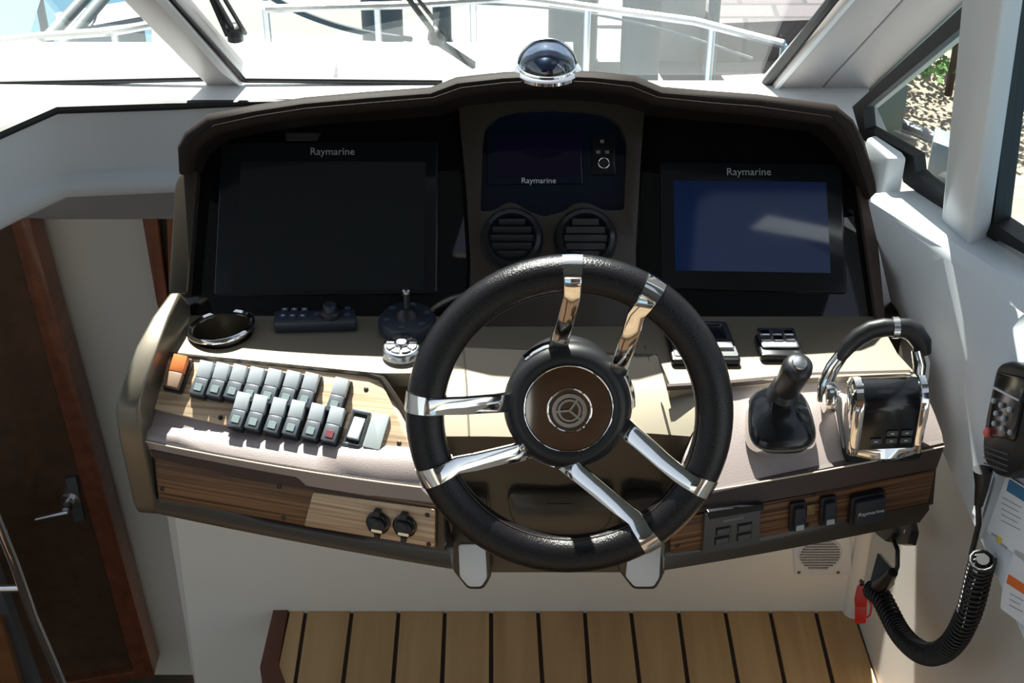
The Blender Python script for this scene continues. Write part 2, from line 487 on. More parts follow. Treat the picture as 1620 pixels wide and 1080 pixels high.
# quarter window (right) plane: parallel to the moulding
q0 = pz(1492, 322, -0.925)
QW = Plane(q0, Vector((dA.y, -dA.x, 0)), dA)
glass_out = [(1368, 165), (1505, 48), (1560, 0), (1560, 370), (1492, 322), (1440, 285), (1436, 262), (1370, 212)]
gas = [QW.loc(*p) for p in ((1352, 168), (1512, 22), (1580, -40), (1580, 395), (1490, 326), (1445, 296), (1432, 286), (1430, 262), (1366, 218))]
hol = [QW.loc(*p) for p in ((1369, 172), (1530, 38), (1570, 0), (1570, 360), (1493, 304), (1462, 282), (1452, 272), (1449, 246), (1372, 203))]
w3 = struct('window_3', G().slab(gas, -0.015, 0.004, [hol]), RUBBER, QW.M)
part('pane', G().slab([QW.loc(*p) for p in glass_out], -0.008, -0.004), PANE, w3, QW.M)
# window post
pb = [pz(1488, 350, -0.93), pz(1533, 388, -0.93), pz(1566, 372, -0.93), pz(1530, 340, -0.93)]
zt = -0.42
pt = [pz(1541, -210, zt), pz(1618, -210, zt), pz(1650, -210, zt), pz(1580, -225, zt)]
def lerp_ring(a, b, t): return [p.lerp(q, t) for p, q in zip(a, b)]
struct('trim_3', G().loft([lerp_ring(pb, pt, -0.08), pb, pt]), WALLW, None, 0.003)
# side window right of the post
sd = [QW.loc(*p) for p in ((1570, -60), (1700, -60), (1760, 470), (1640, 420), (1530, 372))]
sh_ = [QW.loc(*p) for p in ((1612, -40), (1690, -40), (1740, 440), (1620, 395), (1585, 372))]
QW2 = QW
w4 = struct('window_4', G().slab([QW.loc(*p) for p in ((1560, 300), (1596, -60), (1900, -60), (1900, 620), (1640, 405), (1558, 362))], -0.02, 0.008,
     [[QW.loc(*p) for p in ((1582, 330), (1625, -40), (1880, -40), (1880, 560), (1640, 390), (1580, 350))]]), RUBBER, QW.M)
part('pane', G().slab([QW.loc(*p) for p in ((1570, 320), (1610, -50), (1890, -50), (1890, 590), (1640, 398), (1570, 356))], -0.008, -0.004), PANE, w4, QW.M)

# dash ledge below the windscreen (white, sun-struck)
LD = Plane((0, 1.9, CZ - 0.93), (0, 0, 1))
led = [LD.loc(*p) for p in ((-120, 262), (0, 205), (90, 168), (470, 156))]
led = led + [(LD.loc(520, 160)[0], led[-1][1]), (0.50, -0.14), (0.50, 0.072), (-0.95, 0.072)]
struct('trim_4', G().slab(led, -0.004, 0), WHITE, LD.M)
# ledge edge rubber
rub = [LD.hit(*p) + Vector((0, -0.004, -0.004)) for p in ((-120, 262), (0, 205), (90, 166), (270, 160), (463, 155))]
struct('trim_5', G().tube(rub, [0.0075] * 4 + [0.003], 8), RUBBER)
# coaming face and rolled lip under it
top = [LD.hit(*p) for p in ((-120, 262), (0, 207), (90, 169), (300, 160), (520, 150))]
g = G(); rings = []
for i, p in enumerate(top):
    prof = [(0.0, -0.002), (0.0, -0.098), (-0.012, -0.104), (-0.024, -0.112), (-0.027, -0.122), (-0.018, -0.132), (0.004, -0.138), (0.12, -0.14), (0.12, -0.002)]
    dirv = Vector((0.45, 0.9, 0)) if i < 2 else (Vector((0.22, 0.97, 0)) if i == 2 else Vector((0, 1, 0)))
    rings.append([p + dirv * a + Vector((0, 0, b)) for a, b in prof])
struct('trim_6', G().loft(rings), WALLW, smooth=60)
# deckhead behind coaming (closes the companionway from above)
struct('trim_7', G().box((-0.7, 2.18, CZ - 1.045), (1.6, 0.30, 0.03)), GREYW)

# door 1 (dark companionway door, left)
DP = Plane((0, 2.24, CZ - 1.5), (0, -1, 0))
fr = [DP.loc(*p) for p in ((-260, 330), (46, 328), (246, 1062), (-140, 1130))]
hl = [DP.loc(*p) for p in ((-240, 345), (18, 342), (212, 1056), (-120, 1110))]
d1 = struct('door_1', G().slab(fr, -0.05, 0.012, [hl]), FRAMEW, DP.M, 0.002)
part('door_leaf', G().slab(hl, -0.045, -0.006), DOORW, d1, DP.M)
hM = DP.at(112, 790)
hg = G().lathe([(0.02, -0.006), (0.02, 0.004), (0.009, 0.006), (0.009, 0.035)], 20)
part('handle_rose', hg, CHROMES, d1, hM)
p0 = DP.Mi @ hM.translation
a = Vector((p0.x, p0.y, 0.038)); b = DP.loc(66, 798)
part('handle_lever', G().tube([a + Vector((0.004, 0.0, 0)), a, Vector((b[0], b[1], 0.044))], [0.006, 0.006, 0.005], 10), CHROMES, d1, DP.M)
hp = [DP.loc(*p) for p in ((103, 757), (120, 754), (134, 822), (117, 826))]
part('handle_plate', G().slab(hp, -0.006, 0.001), GREYP, d1, DP.M, 0.0008)
# door 2 (narrow louvred door beside the helm)
D2 = Plane((0, 2.275, CZ - 1.3), (0, -1, 0))
f2 = [D2.loc(*p) for p in ((218, 289), (330, 289), (345, 520), (262, 520), (249, 470))]
h2 = [D2.loc(*p) for p in ((246, 315), (320, 315), (332, 510), (272, 510), (262, 440))]
d2 = struct('door_2', G().slab(f2, -0.03, 0.012, [h2]), FRAMEW, D2.M, 0.002)
part('door_leaf', G().slab(h2, -0.028, -0.012), BLACK, d2, D2.M)
for k in range(3):
    x = 264 + k * 22
    part('stile', G().slab([D2.loc(*p) for p in ((x, 316), (x + 11, 316), (x + 15, 508), (x + 5, 508))], -0.012, 0.004), FRAMEW, d2, D2.M)
# dark locker face lower left
LK = Plane((0, 1.35, CZ - 1.3), (0, -1, 0))
# lower-left stainless rail
rail = thing('grab_rail', 'polished stainless grab rail beside the dark companionway door', 'rail', pyy(100, 1080, 1.9))
def PY(px, py, y): return pyy(px, py, y)
part('upright', G().tube([PY(-60, 700, 1.9), PY(-8, 815, 1.9), PY(22, 890, 1.9), PY(52, 975, 1.9), PY(78, 1035, 1.9), PY(118, 1130, 1.9)], 0.009, 14), CHROME, rail, 'W')
part('crossbar', G().tube([PY(-80, 933, 1.9), PY(32, 930, 1.9)], 0.007, 12), CHROME, rail, 'W')
stp = [PY(-90, 985, 1.96), PY(2, 985, 1.96), PY(45, 1130, 1.96), PY(-90, 1130, 1.96)]
struct('trim_8', quadbox(stp, (0, 0.04, 0)), wood('amber step', (0.16, 0.06, 0.02), (0.26, 0.11, 0.04), (4, 30, 30)))
stp = [PY(-90, 900, 1.98), PY(-10, 900, 1.98), PY(72, 1130, 1.98), PY(-90, 1130, 1.98)]
struct('trim_9', quadbox(stp, (0, 0.03, 0)), GREYP)

# windscreen: plane frame coordinates u = x, v = up the rake
def wl(px, py): return WS.loc(px, py)
sgn = 1 if WS.loc(810, 0)[1] > WS.loc(810, 100)[1] else -1
VTOP = 1.45 * sgn
def ext(p0, p1):            # continue the line p0->p1 (plane coords) up to VTOP
    a, b = Vector(wl(*p0)), Vector(wl(*p1)); t = (VTOP - a.y) / (b.y - a.y)
    c = a + (b - a) * t
    return (c.x, c.y)
mulL0, mulL1 = (333, 129), (207, 0)
mulR0, mulR1 = (384, 124), (277, 0)
pilL0, pilL1 = (1190, 152), (1318, 0)
w1 = struct('window_1', G().slab([(-1.6, wl(0, 137)[1]), wl(*mulL0), ext(mulL0, mulL1), (-1.6, VTOP)], -0.006, 0.0), PANE, WS.M)
w2 = struct('window_2', G().slab([wl(*mulR0), wl(*pilL0), ext(pilL0, pilL1), ext(mulR0, mulR1)], -0.006, 0.0), PANE, WS.M)
def bar3(pa, pb, r, name, m, par=None, off=0.006):
    a, b = Vector((*pa, off)), Vector((*pb, off))
    o = part(name, G().tube([a, b], r, 8), m, par, WS.M)
    return o
bar3(wl(-60, 128), wl(330, 119), 0.0042, 'gasket', RUBBER, w1)
bar3(wl(386, 121), wl(700, 124), 0.0042, 'gasket', RUBBER, w2)
bar3(wl(386, 121), wl(277, 0), 0.0042, 'gasket', RUBBER, w2)
bar3(wl(277, 0), ext(mulR0, mulR1), 0.0042, 'gasket', RUBBER, w2)
bar3(wl(1188, 158), wl(1316, -6), 0.0075, 'gasket', RUBBER, w2)
bar3(wl(1316, -6), ext(pilL0, pilL1), 0.0075, 'gasket', RUBBER, w2)
# mullion
struct('trim_10', G().slab([wl(*mulL0), wl(*mulR0), ext(mulR0, mulR1), ext(mulL0, mulL1)], -0.03, 0.012), PILL, WS.M, 0.003)
g = [wl(352, 100), wl(384, 124), ext(mulR0, mulR1), ext((352, 100), (262, 0))]
struct('trim_11', G().slab(g, 0.012, 0.016), WHITE, WS.M)
# right pillar: two broad bands with a seam and a pale outer flange
p1a, p1b = (1193, 156), (1325, 0)
p2a, p2b = (1260, 164), (1408, 0)
p3a, p3b = (1325, 168), (1507, 0)
p4a, p4b = (1368, 178), (1540, 8)
struct('trim_12', G().slab([wl(*p1a), wl(1259, 163), ext((1259, 163), (1407, 0)), ext(p1a, p1b)], -0.02, 0.02), PILL, WS.M, 0.002)
struct('trim_13', G().slab([wl(1261, 165), wl(*p3a), ext(p3a, p3b), ext((1261, 165), (1409.5, 0))], -0.02, 0.02), PILL, WS.M, 0.002)
struct('trim_14', G().slab([wl(*p1a), wl(1198, 157), ext((1198, 157), (1331, 0)), ext(p1a, p1b)], 0.02, 0.023), WHITE, WS.M)
struct('trim_15', G().slab([wl(1325, 170), wl(1352, 172), ext((1352, 172), (1560, 0)), ext((1325, 170), (1505, 0))], -0.03, 0.03), mat('pale green flange', (0.52, 0.60, 0.57), 0.4), WS.M, 0.003)

# unseen hardtop, its hatch opened to give the screens blue reflections
cz = CZ + 0.36
struct('ceiling', G().slab([(-1.7, -2.0), (1.4, -2.0), (1.4, 1.27), (-1.7, 1.27)], 0, 0.05,
       [rnd([(0.42, 0.45), (1.1, 0.45), (1.1, 0.95), (0.42, 0.95)], 0.05)]), CEIL, T(0, 0, cz))
struct('wall_left_side', G().box((-1.66, 0.2, CZ - 1.55), (0.06, 4.2, 1.7)), WHITE)
struct('wall_back', G().box((0.65, -2.0, CZ - 0.78), (1.6, 0.05, 2.3)), wood('brown cabinetry', (0.13, 0.055, 0.022), (0.20, 0.09, 0.04), (3, 3, 30)))  # unseen; put in to give the hub cap brown reflections
struct('wall_back_upper', G().box((-0.95, -2.0, CZ + 0.03), (1.6, 0.05, 0.62)), DOORW)  # out of view, added as the dark patch mirrored in the hub cap
struct('floor_aft', G().box((-0.2, -0.6, CZ - 1.95), (3.0, 2.3, 0.05)), wood('pale aft sole', (0.17, 0.12, 0.075), (0.24, 0.175, 0.115), (2, 20, 20), rough=0.5, coat=0))  # unseen sole; pale tone chosen to bounce warm light onto the front wall

# ================================================================== HELM CONSOLE
con = thing('helm_console', 'taupe helm console with leather hood and zebrano wood panels', 'console', Vector((0.05, 1.75, CZ - 1.6)))
CW = con
# shelf
shelf = [(268, 480), (1396, 480), (1398, 520), (1420, 560), (1448, 590), (1160, 603), (1060, 608), (1040, 560), (700, 548), (652, 590), (600, 590), (262, 556)]
_c = SH.loc(351, 523)
part('shelf', G().slab([SH.loc(*p) for p in shelf], -0.02, 0, [circ(0.040, 36, _c[0], _c[1])]), TAUPE, con, SH.M)
# body behind and below
part('body', G().box((0.05, 1.73, CZ - 1.20), (0.92, 0.22, 0.22)), TAUPE_D, con, 'W', 0.01)
part('back_panel', quadbox([PP.hit(330, 470) + Vector((0, .03, 0)), PP.hit(1385, 470) + Vector((0, .03, 0)), Vector((0.44, 1.89, CZ - 0.94)), Vector((-0.37, 1.89, CZ - 0.94))], (0, 0.02, -0.03)), HOODM, con, 'W')
# groove trim along the shelf front (left and right)
def railw(name, pts, r, m, par=con, n=8):
    return part(name, G().tube(pts, r, n), m, par, 'W')
gl = [pz(262, 560, -1.074), pz(440, 575, -1.074), pz(580, 590, -1.074), pz(604, 598, -1.076), pz(632, 640, -1.098), pz(658, 690, -1.125)]
railw('groove', gl, 0.0042, TAUPE_D)
railw('groove', [pz(1055, 612, -1.074), pz(1160, 606, -1.073), pz(1290, 594, -1.073), pz(1440, 590, -1.073)], 0.0042, LEATHER)
# left switch deck underlay (leather) and wooden board
slabp('leather_deck', SW, [(256, 556), (600, 590), (662, 705), (668, 722), (226, 694), (222, 686)], -0.03, -0.002, PAD, con, r=0.004, bevel=0.002)
bd = [(262, 563), (590, 598), (601, 603), (648, 706), (652, 716), (234, 655), (230, 650)]
bd = [(264, 562), (592, 597), (604, 606), (650, 700), (651, 714), (402, 684), (233, 645)]
slabp('switch_board', SW, bd, -0.002, 0.003, ZEBL, con, r=0.003, bevel=0.0008, label='striped wood switch board with sunlight painted into its tone')
# leather roll on the front edge, left
def rollrow(stations, m, name, prof, par=con, smooth=60):
    rings = []
    for P, a in stations:
        rings.append([P + a * u + Vector((0, 0, w)) for u, w in prof])
    return part(name, G().loft(rings), m, par, 'W', smooth=smooth)
def loft_rows(name, rows, m, par=con, back=Vector((0, 0.05, 0)), smooth=50, bevel=0):
    """rows of sight points (px,py,z) from top to bottom: a skin with a solid back"""
    n = len(rows[0]); rings = []
    for i in range(n):
        pts = [pz(*r[i]) for r in rows]
        rings.append(pts + [pts[-1] + back, pts[0] + back])
    return part(name, G().loft(rings), m, par, 'W', bevel, smooth=smooth)
def lerp_pts(a, b, n, sag=0):
    out = []
    for k in range(n + 1):
        t = k / n
        out.append(tuple(a[i] + (b[i] - a[i]) * t + (sag * 4 * t * (1 - t) if i == 1 else 0) for i in range(3)))
    return out
N = 8
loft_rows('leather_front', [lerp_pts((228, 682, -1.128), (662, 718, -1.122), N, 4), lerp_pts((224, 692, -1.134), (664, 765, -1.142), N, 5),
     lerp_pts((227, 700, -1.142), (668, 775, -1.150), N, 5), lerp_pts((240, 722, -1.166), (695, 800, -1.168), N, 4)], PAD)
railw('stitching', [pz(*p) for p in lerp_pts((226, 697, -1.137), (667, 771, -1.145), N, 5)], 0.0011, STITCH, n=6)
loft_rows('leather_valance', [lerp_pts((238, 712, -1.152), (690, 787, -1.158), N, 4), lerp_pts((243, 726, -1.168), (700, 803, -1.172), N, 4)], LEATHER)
# left fascia
slabp('fascia', FL, [(240, 716), (700, 792), (702, 872), (250, 796)], -0.012, -0.003, TAUPE_D, con)
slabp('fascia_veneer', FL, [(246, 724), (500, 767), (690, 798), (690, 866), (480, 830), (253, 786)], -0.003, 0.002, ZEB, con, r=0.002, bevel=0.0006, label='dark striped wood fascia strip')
slabp('socket_plate', FL, [(497, 776), (690, 803), (689, 862), (483, 829)], 0.002, 0.0045, ZEBL, con, r=0.003, bevel=0.0008, label='wood plate for the two sockets, sunlight painted into its tone')
# lower lip
loft_rows('lower_lip', [lerp_pts((247, 788, -1.228), (706, 868, -1.228), N, 2), lerp_pts((246, 796, -1.234), (712, 880, -1.235), N, 4), lerp_pts((247, 812, -1.250), (716, 900, -1.252), N, 3)], TAUPE_D)
# left side arm: an upright plate
ap = Plane(pz(270, 464, -1.025), Vector(((pz(186, 625, -1.075) - pz(270, 464, -1.025)).cross(Vector((0, 0, 1))))), Vector((0, 1, 0)))
arm_out = [(268, 462), (240, 500), (214, 548), (192, 602), (184, 630), (181, 655), (188, 700), (210, 798), (216, 810), (236, 812), (250, 812), (290, 700), (284, 480)]
AP = [Vector(ap.hit(*p)) for p in arm_out]
inw = ap.n if ap.n.x > 0 else -ap.n
arm = part('side_arm', G().loft([AP, [p + Vector((0.014 if k in (0, 12) else (0.022 if k == 1 else 0.029), 0.0, 0)) for k, p in enumerate(AP)]]), ARMM, con, 'W', 0.004, 3)
# cheek beside the left glass
slabp('cheek', PP, [(290, 283), (318, 275), (303, 472), (272, 468), (283, 300)], -0.02, 0.022, TAUPE_D, con, r=0.006, bevel=0.004)
slabp('cheek', PP, [(1352, 285), (1378, 300), (1398, 515), (1384, 515)], -0.02, 0.012, LEATHER, con, bevel=0.002)

# glass faces
slabp('glass_panel', PP, [(318, 262), (348, 214), (420, 180), (742, 160), (745, 503), (292, 497)], -0.012, 0.0, GLASSB, con, bevel=0.001, label='black glass panel holding the left display')
slabp('glass_panel', PP, [(1003, 160), (1290, 180), (1345, 235), (1370, 300), (1390, 510), (1003, 505)], -0.012, 0.0, GLASSB, con, bevel=0.001, label='black glass panel holding the right display')
# central frame with arch
outer = [(724, 150), (1020, 150), (1012, 260), (1004, 400), (1006, 470), (1016, 530), (1000, 562), (960, 556), (905, 540), (850, 548), (800, 562), (768, 560), (748, 540), (742, 500), (745, 420), (738, 300), (730, 220)]
inner = [(764, 232), (768, 205), (790, 187), (815, 180), (870, 177), (925, 180), (958, 186), (980, 203), (990, 232), (986, 338), (955, 338), (930, 326), (910, 326), (890, 340), (860, 348), (838, 340), (815, 326), (800, 326), (782, 338), (760, 340)]
slabp('centre_frame', PP, outer, -0.01, 0.016, TAUPE_D, con, r=0.006, bevel=0.005, holes=[inner], seg=3)
slabp('centre_panel', PP, [(750, 165), (1000, 165), (1000, 360), (750, 360)], -0.006, 0.003, CENTREG, con)
# column: sunlit slope, then upright lower face
def ring4(row): return [pz(*p) for p in row]
rowsC = [[(640, 548, -1.071), (700, 548, -1.07), (868, 552, -1.07), (1010, 548, -1.07), (1122, 604, -1.073)],
         [(650, 606, -1.088), (735, 606, -1.086), (868, 610, -1.086), (1010, 606, -1.086), (1122, 640, -1.088)],
         [(664, 690, -1.118), (770, 690, -1.115), (880, 692, -1.115), (1010, 684, -1.113), (1092, 690, -1.113)],
         [(672, 760, -1.185), (778, 762, -1.18), (880, 765, -1.18), (1000, 755, -1.18), (1080, 765, -1.18)],
         [(712, 860, -1.275), (782, 880, -1.285), (880, 885, -1.285), (990, 880, -1.285), (1062, 862, -1.272)],
         [(722, 905, -1.312), (785, 905, -1.308), (880, 905, -1.308), (988, 905, -1.308), (1050, 908, -1.308)]]
upper = G(); rings = []
for r in rowsC[:3]:
    pts = ring4(r); rings.append(pts + [pts[-1] + Vector((0, .04, -.02)), pts[0] + Vector((0, .04, -.02))])
part('column_top', G().loft(rings), TAUPE, con, 'W', smooth=50)
rings = []
for r in rowsC[2:]:
    pts = ring4(r); rings.append(pts + [pts[-1] + Vector((0, .10, 0)), pts[0] + Vector((0, .10, 0))])
part('column_front', G().loft(rings), TAUPE_D, con, 'W', smooth=50)
CF = plane3(pz(782, 880, -1.285), pz(990, 880, -1.285), pz(880, 762, -1.18))
railw('rib', [pz(1020, 548, -1.070), pz(1038, 606, -1.086), pz(1060, 688, -1.113)], 0.0016, TAUPE_D)
railw('rib', [pz(733, 548, -1.070), pz(738, 606, -1.086), pz(742, 690, -1.115)], 0.0012, TAUPE)
# ribs and feet
for (x0, x1, xb0, xb1) in ((722, 770, 724, 776), (990, 1046, 984, 1046)):
    g = [CF.loc(*p) for p in ((x0 - 6, 780), (x1, 775), (xb1 + 2, 900), (xb1 - 10, 921), (xb0 + 16, 921), (xb0 - 8, 890))]
    part('foot', G().slab(rnd(g, 0.006), -0.01, 0.016), TAUPE_D, con, CF.M, 0.003)
    g = [CF.loc(*p) for p in ((x0 + 4, 848), (x1 - 2, 848), (xb1 - 5, 900), (xb1 - 14, 914), (xb0 + 18, 914), (xb0 + 4, 898))]
    part('foot_pad', G().slab(rnd(g, 0.004), 0.016, 0.019), WALLW, con, CF.M, 0.001, label='pale grey foot pad')
railw('rib', [pz(769, 735, -1.16), pz(772, 800, -1.215), pz(774, 850, -1.255)], 0.0022, TAUPE)
railw('rib', [pz(1052, 690, -1.13), pz(1046, 780, -1.20), pz(1040, 860, -1.262)], 0.0022, TAUPE)
slabp('lower_cover', CF, [(800, 770), (975, 770), (965, 825), (930, 845), (850, 845), (812, 825)], -0.004, 0.012, TAUPE_D, con, r=0.015, bevel=0.004)
slabp('cover_slot', CF, [(864, 788), (905, 788), (905, 805), (864, 805)], 0.010, 0.013, BLACK, con, r=0.001)
for cx_ in (838, 925):
    o_ = CF.at(cx_, 848)
    part('port', G().lathe([(0.020, -0.002), (0.020, 0.004), (0.016, 0.005), (0.015, -0.001)], 28), BLACK, con, o_)

# right pad, front, fascia, lip
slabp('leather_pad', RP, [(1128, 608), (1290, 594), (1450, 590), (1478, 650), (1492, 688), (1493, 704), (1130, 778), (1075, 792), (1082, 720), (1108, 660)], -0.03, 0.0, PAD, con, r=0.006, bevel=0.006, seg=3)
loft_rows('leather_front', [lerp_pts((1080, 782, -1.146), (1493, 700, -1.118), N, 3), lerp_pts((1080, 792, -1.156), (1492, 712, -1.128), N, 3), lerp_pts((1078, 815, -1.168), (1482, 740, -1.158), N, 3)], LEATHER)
railw('stitching', [pz(*p) for p in lerp_pts((1078, 783, -1.144), (1494, 706, -1.119), N, 3)], 0.0010, STITCH, n=6)
slabp('fascia', FR, [(1055, 815), (1484, 732), (1478, 800), (1052, 884)], -0.012, -0.003, TAUPE_D, con)
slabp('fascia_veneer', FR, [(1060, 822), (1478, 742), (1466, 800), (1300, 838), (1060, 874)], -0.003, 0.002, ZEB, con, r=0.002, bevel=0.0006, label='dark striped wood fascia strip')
loft_rows('lower_lip', [lerp_pts((1052, 872, -1.228), (1470, 795, -1.225), N, 2), lerp_pts((1052, 882, -1.234), (1470, 806, -1.234), N, 4), lerp_pts((1050, 902, -1.252), (1455, 826, -1.25), N, 3)], TAUPE_D)
# screws
for pl, pts, h in ((SW, ((273, 584), (246, 632), (350, 662), (580, 617), (632, 702)), 0.003), (FL, ((258, 772), (443, 768), (450, 818)), 0.002), (FL, ((678, 811), (680, 857)), 0.0045), (FR, ((1070, 861), (1286, 781), (1275, 828)), 0.002)):
    for p in pts:
        part('screw', G().lathe([(0.003, -0.001), (0.003, 0.0006), (0.0018, 0.0012)], 12), SCREW, con, pl.at(*p) @ T(0, 0, h))

# hood
O = [(283, 271), (281, 232), (292, 210), (326, 184), (400, 169), (480, 157), (580, 148), (680, 141), (722, 125), (795, 117), (868, 113), (940, 116), (1005, 122), (1048, 140), (1130, 147), (1200, 152), (1325, 169), (1350, 190), (1368, 225), (1378, 262), (1388, 304)]
I = [(308, 271), (314, 240), (326, 226), (350, 210), (410, 196), (485, 184), (590, 175), (690, 166), (735, 151), (800, 143), (868, 139), (935, 142), (992, 150), (1035, 166), (1120, 176), (1195, 182), (1302, 197), (1322, 214), (1338, 240), (1350, 270), (1366, 312)]
rings = []
YL = 1.675
for k, (o_, i_) in enumerate(zip(O, I)):
    side = 1.0 if 3 <= k <= 17 else 0.0
    dep = 0.16 if side else (0.085 if k not in (0, 20) else 0.06)
    yi = YL + 0.004; po = pyy(*o_, YL); pi = pyy(*i_, yi)
    m1 = po.lerp(pi, 0.12) + Vector((0, -0.007, 0)); m2 = po.lerp(pi, 0.5) + Vector((0, -0.011, 0)); m3 = po.lerp(pi, 0.88) + Vector((0, -0.007, 0))
    drop = Vector((0, 0, -0.62 * dep))
    po2 = po + Vector((0, 0.012, -0.003))
    rings.append([pi + Vector((0, dep * 0.9, 0)) + drop, pi + Vector((0, .01, 0)), pi, m3, m2, m1, po, po2, po + Vector((0, dep, 0)) + drop])
part('hood', G().loft(rings), HOODM, con, 'W', smooth=50)
railw('hood_seam', [pyy(o_[0] * .45 + i_[0] * .55, o_[1] * .45 + i_[1] * .55, YL - 0.0105) for o_, i_ in list(zip(O, I))], 0.0010, HOODM, n=6)
# hood lining closing the gap over the glass
# ================================================================== DISPLAYS
def display(name, label, pl, bez, scr, brand_px, mscr, rot=0):
    M = pl.at(sum(p[0] for p in bez) / 4, sum(p[1] for p in bez) / 4)
    t = thing(name, label, 'display', M)
    slabp('bezel', pl, bez, 0.0, 0.008, BLACKG, t, r=0.004, bevel=0.002)
    slabp('screen', pl, scr, 0.008, 0.0086, mscr, t)
    text('lettering', 'Raymarine', 0.0135, MARKM, t, pl.at(*brand_px) @ T(0, 0, 0.0084), label='pale brand lettering')
    return t
display('chart_plotter', 'large dark display in the left black glass panel', PP, [(352, 228), (694, 226), (692, 466), (340, 468)], [(383, 258), (674, 259), (671, 465 - 4), (369, 461)], (527, 243), SCREENL)
display('chart_plotter', 'display in the right black glass panel, blue sky reflection painted on its screen', PP, [(1043, 258), (1330, 262), (1338, 466), (1046, 458)], [(1064, 288), (1305, 291), (1312, 434), (1067, 430)], (1183, 275), SCREENR)
ft = thing('silver_strip', 'small silver strip on the glass above the left display', 'label plate', PP.at(480, 215))
slabp('strip', PP, [(452, 211), (508, 211), (502, 221), (453, 221)], 0, 0.0015, CHROMES, ft)
# centre instrument
ci = thing('engine_display', 'small violet instrument screen between the two large displays', 'display', PP.at(850, 260))
slabp('bezel', PP, [(770, 212), (920, 212), (922, 292), (771, 294)], 0.003, 0.006, CENTREG, ci, r=0.003, bevel=0.001)
slabp('screen', PP, [(783, 220), (917, 220), (917, 281), (784, 283)], 0.006, 0.0066, SCREENC, ci)
text('lettering', 'Raymarine', 0.0105, MARK, ci, PP.at(852, 288) @ T(0, 0, 0.0064))
cr = thing('control_strip', 'narrow button strip with round knob right of the violet screen', 'control', PP.at(953, 250))
slabp('plate', PP, [(936, 214), (972, 214), (974, 278), (936, 278)], 0.003, 0.006, BLACKG, cr, r=0.002, bevel=0.001)
for p in ((952, 226), (946, 243), (960, 243)):
    part('button', G().slab(rnd(rect(0.005, 0.004), 0.001), 0.006, 0.0075), MARKD, cr, PP.at(*p))
part('knob', G().lathe([(0.0075, 0.006), (0.0075, 0.016), (0.0062, 0.018), (0.0, 0.018)][:3], 24), BLACK, cr, PP.at(954, 264))
part('knob_ring', G().tube([(0.0068 * math.cos(a * math.pi / 12), 0.0068 * math.sin(a * math.pi / 12), 0.018) for a in range(24)], 0.0007, 6, loop=True), CHROMES, cr, PP.at(954, 264))

# air vents
def vent(M, label, tilt):
    t = thing('air_vent', label, 'vent', M, 'round air vents behind the wheel')
    part('ring', G().lathe([(0.040, 0.0), (0.040, 0.008), (0.036, 0.016), (0.031, 0.017), (0.028, 0.012), (0.028, 0.002)], 40), BLACKG, t, M)
    part('cup', G().lathe([(0.028, -0.002), (0.028, 0.004)], 32), BLACK, t, M)
    for k in range(-2, 3):
        w = 2 * math.sqrt(max(0.0001, 0.027 ** 2 - (k * 0.0105) ** 2))
        part('slat', G().box((0, 0, 0), (w, 0.009, 0.0016)), BLACK, t, M @ T(0, k * 0.0105, 0.011) @ Matrix.Rotation(tilt, 4, 'X'), 0.0005, 1)
    return t
vent(PP.at(810, 384) @ T(0, 0, 0.014), 'round black air vent on the left behind the wheel top', 0.7)
vent(PP.at(925, 384) @ T(0, 0, 0.014), 'round black air vent on the right behind the wheel top', 0.5)

# ================================================================== COMPASS
cm = pyy(866, 107, 1.692)
comp = thing('compass', 'chrome and smoked glass dome compass on top of the hood', 'compass', Matrix.Translation(cm))
part('base', G().lathe([(0.041, -0.006), (0.041, -0.002), (0.037, 0.001), (0.033, 0.001)], 40), CHROME, comp)
part('dome', G().lathe([(0.0345, 0.0)] + [(0.0345 * math.cos(a), 0.0335 * math.sin(a)) for a in [R(x) for x in (10, 20, 30, 40, 50, 60, 70, 80, 87)]], 40), DOME, comp, smooth=80)
part('card', G().lathe([(0.026, 0.003), (0.026, 0.009), (0.018, 0.015), (0.004, 0.019)], 32), mat('dark compass card', (0.02, 0.03, 0.06), 0.3), comp)
part('bezel', G().tube([(0.0345 * math.cos(a * math.pi / 20), 0.0345 * math.sin(a * math.pi / 20), 0.002) for a in range(40)], 0.0022, 8, loop=True), CHROME, comp)
g = G()
hoop = [(0.0352 * math.cos(R(a)), -0.012, 0.034 * math.sin(R(a))) for a in range(5, 176, 10)]
part('guard', g.tube([(x * 1.0, 0.004, z + 0.001) for x, y, z in hoop], 0.0018, 8), CHROMES, comp)
for k in range(24):
    a = 2 * math.pi * k / 24
    if k % 3 == 0:
        part('mark', G().box((0, 0, 0), (0.002, 0.0006, 0.004)), MARK, comp, Matrix.Translation(cm) @ Matrix.Rotation(a, 4, 'Z') @ T(0, -0.0262, 0.006))

# ================================================================== STEERING WHEEL
wc = CAMV + ray(901, 658).normalized() * 1.67
EN = R(23)
wn_ = Vector((0, -math.cos(EN), math.sin(EN)))
WP = Plane(wc, wn_)
wheel = thing('steering_wheel', 'black leather steering wheel with polished split spokes', 'steering wheel', WP.M)
RM, RT_ = 0.1590, 0.0212
def wpt(ang, r, n): return Vector((r * math.cos(ang), r * math.sin(ang), n))
part('rim', G().tube([wpt(2 * math.pi * k / 96, RM, 0) for k in range(96)], RT_, 20, loop=True), RIMM, wheel, smooth=80)
part('rim_stitching', G().tube([wpt(2 * math.pi * k / 96, RM - RT_ * 0.92, 0.009) for k in range(96)], 0.0007, 5, loop=True), LEATHER, wheel)
def wang(px, py):
    u, v = WP.loc(px, py); return math.atan2(v, u)
spk = [((905, 430), 101), ((1022, 468), 34), ((662, 634), 176), ((682, 748), 230), ((1028, 852), 268), ((1122, 770), 340)]
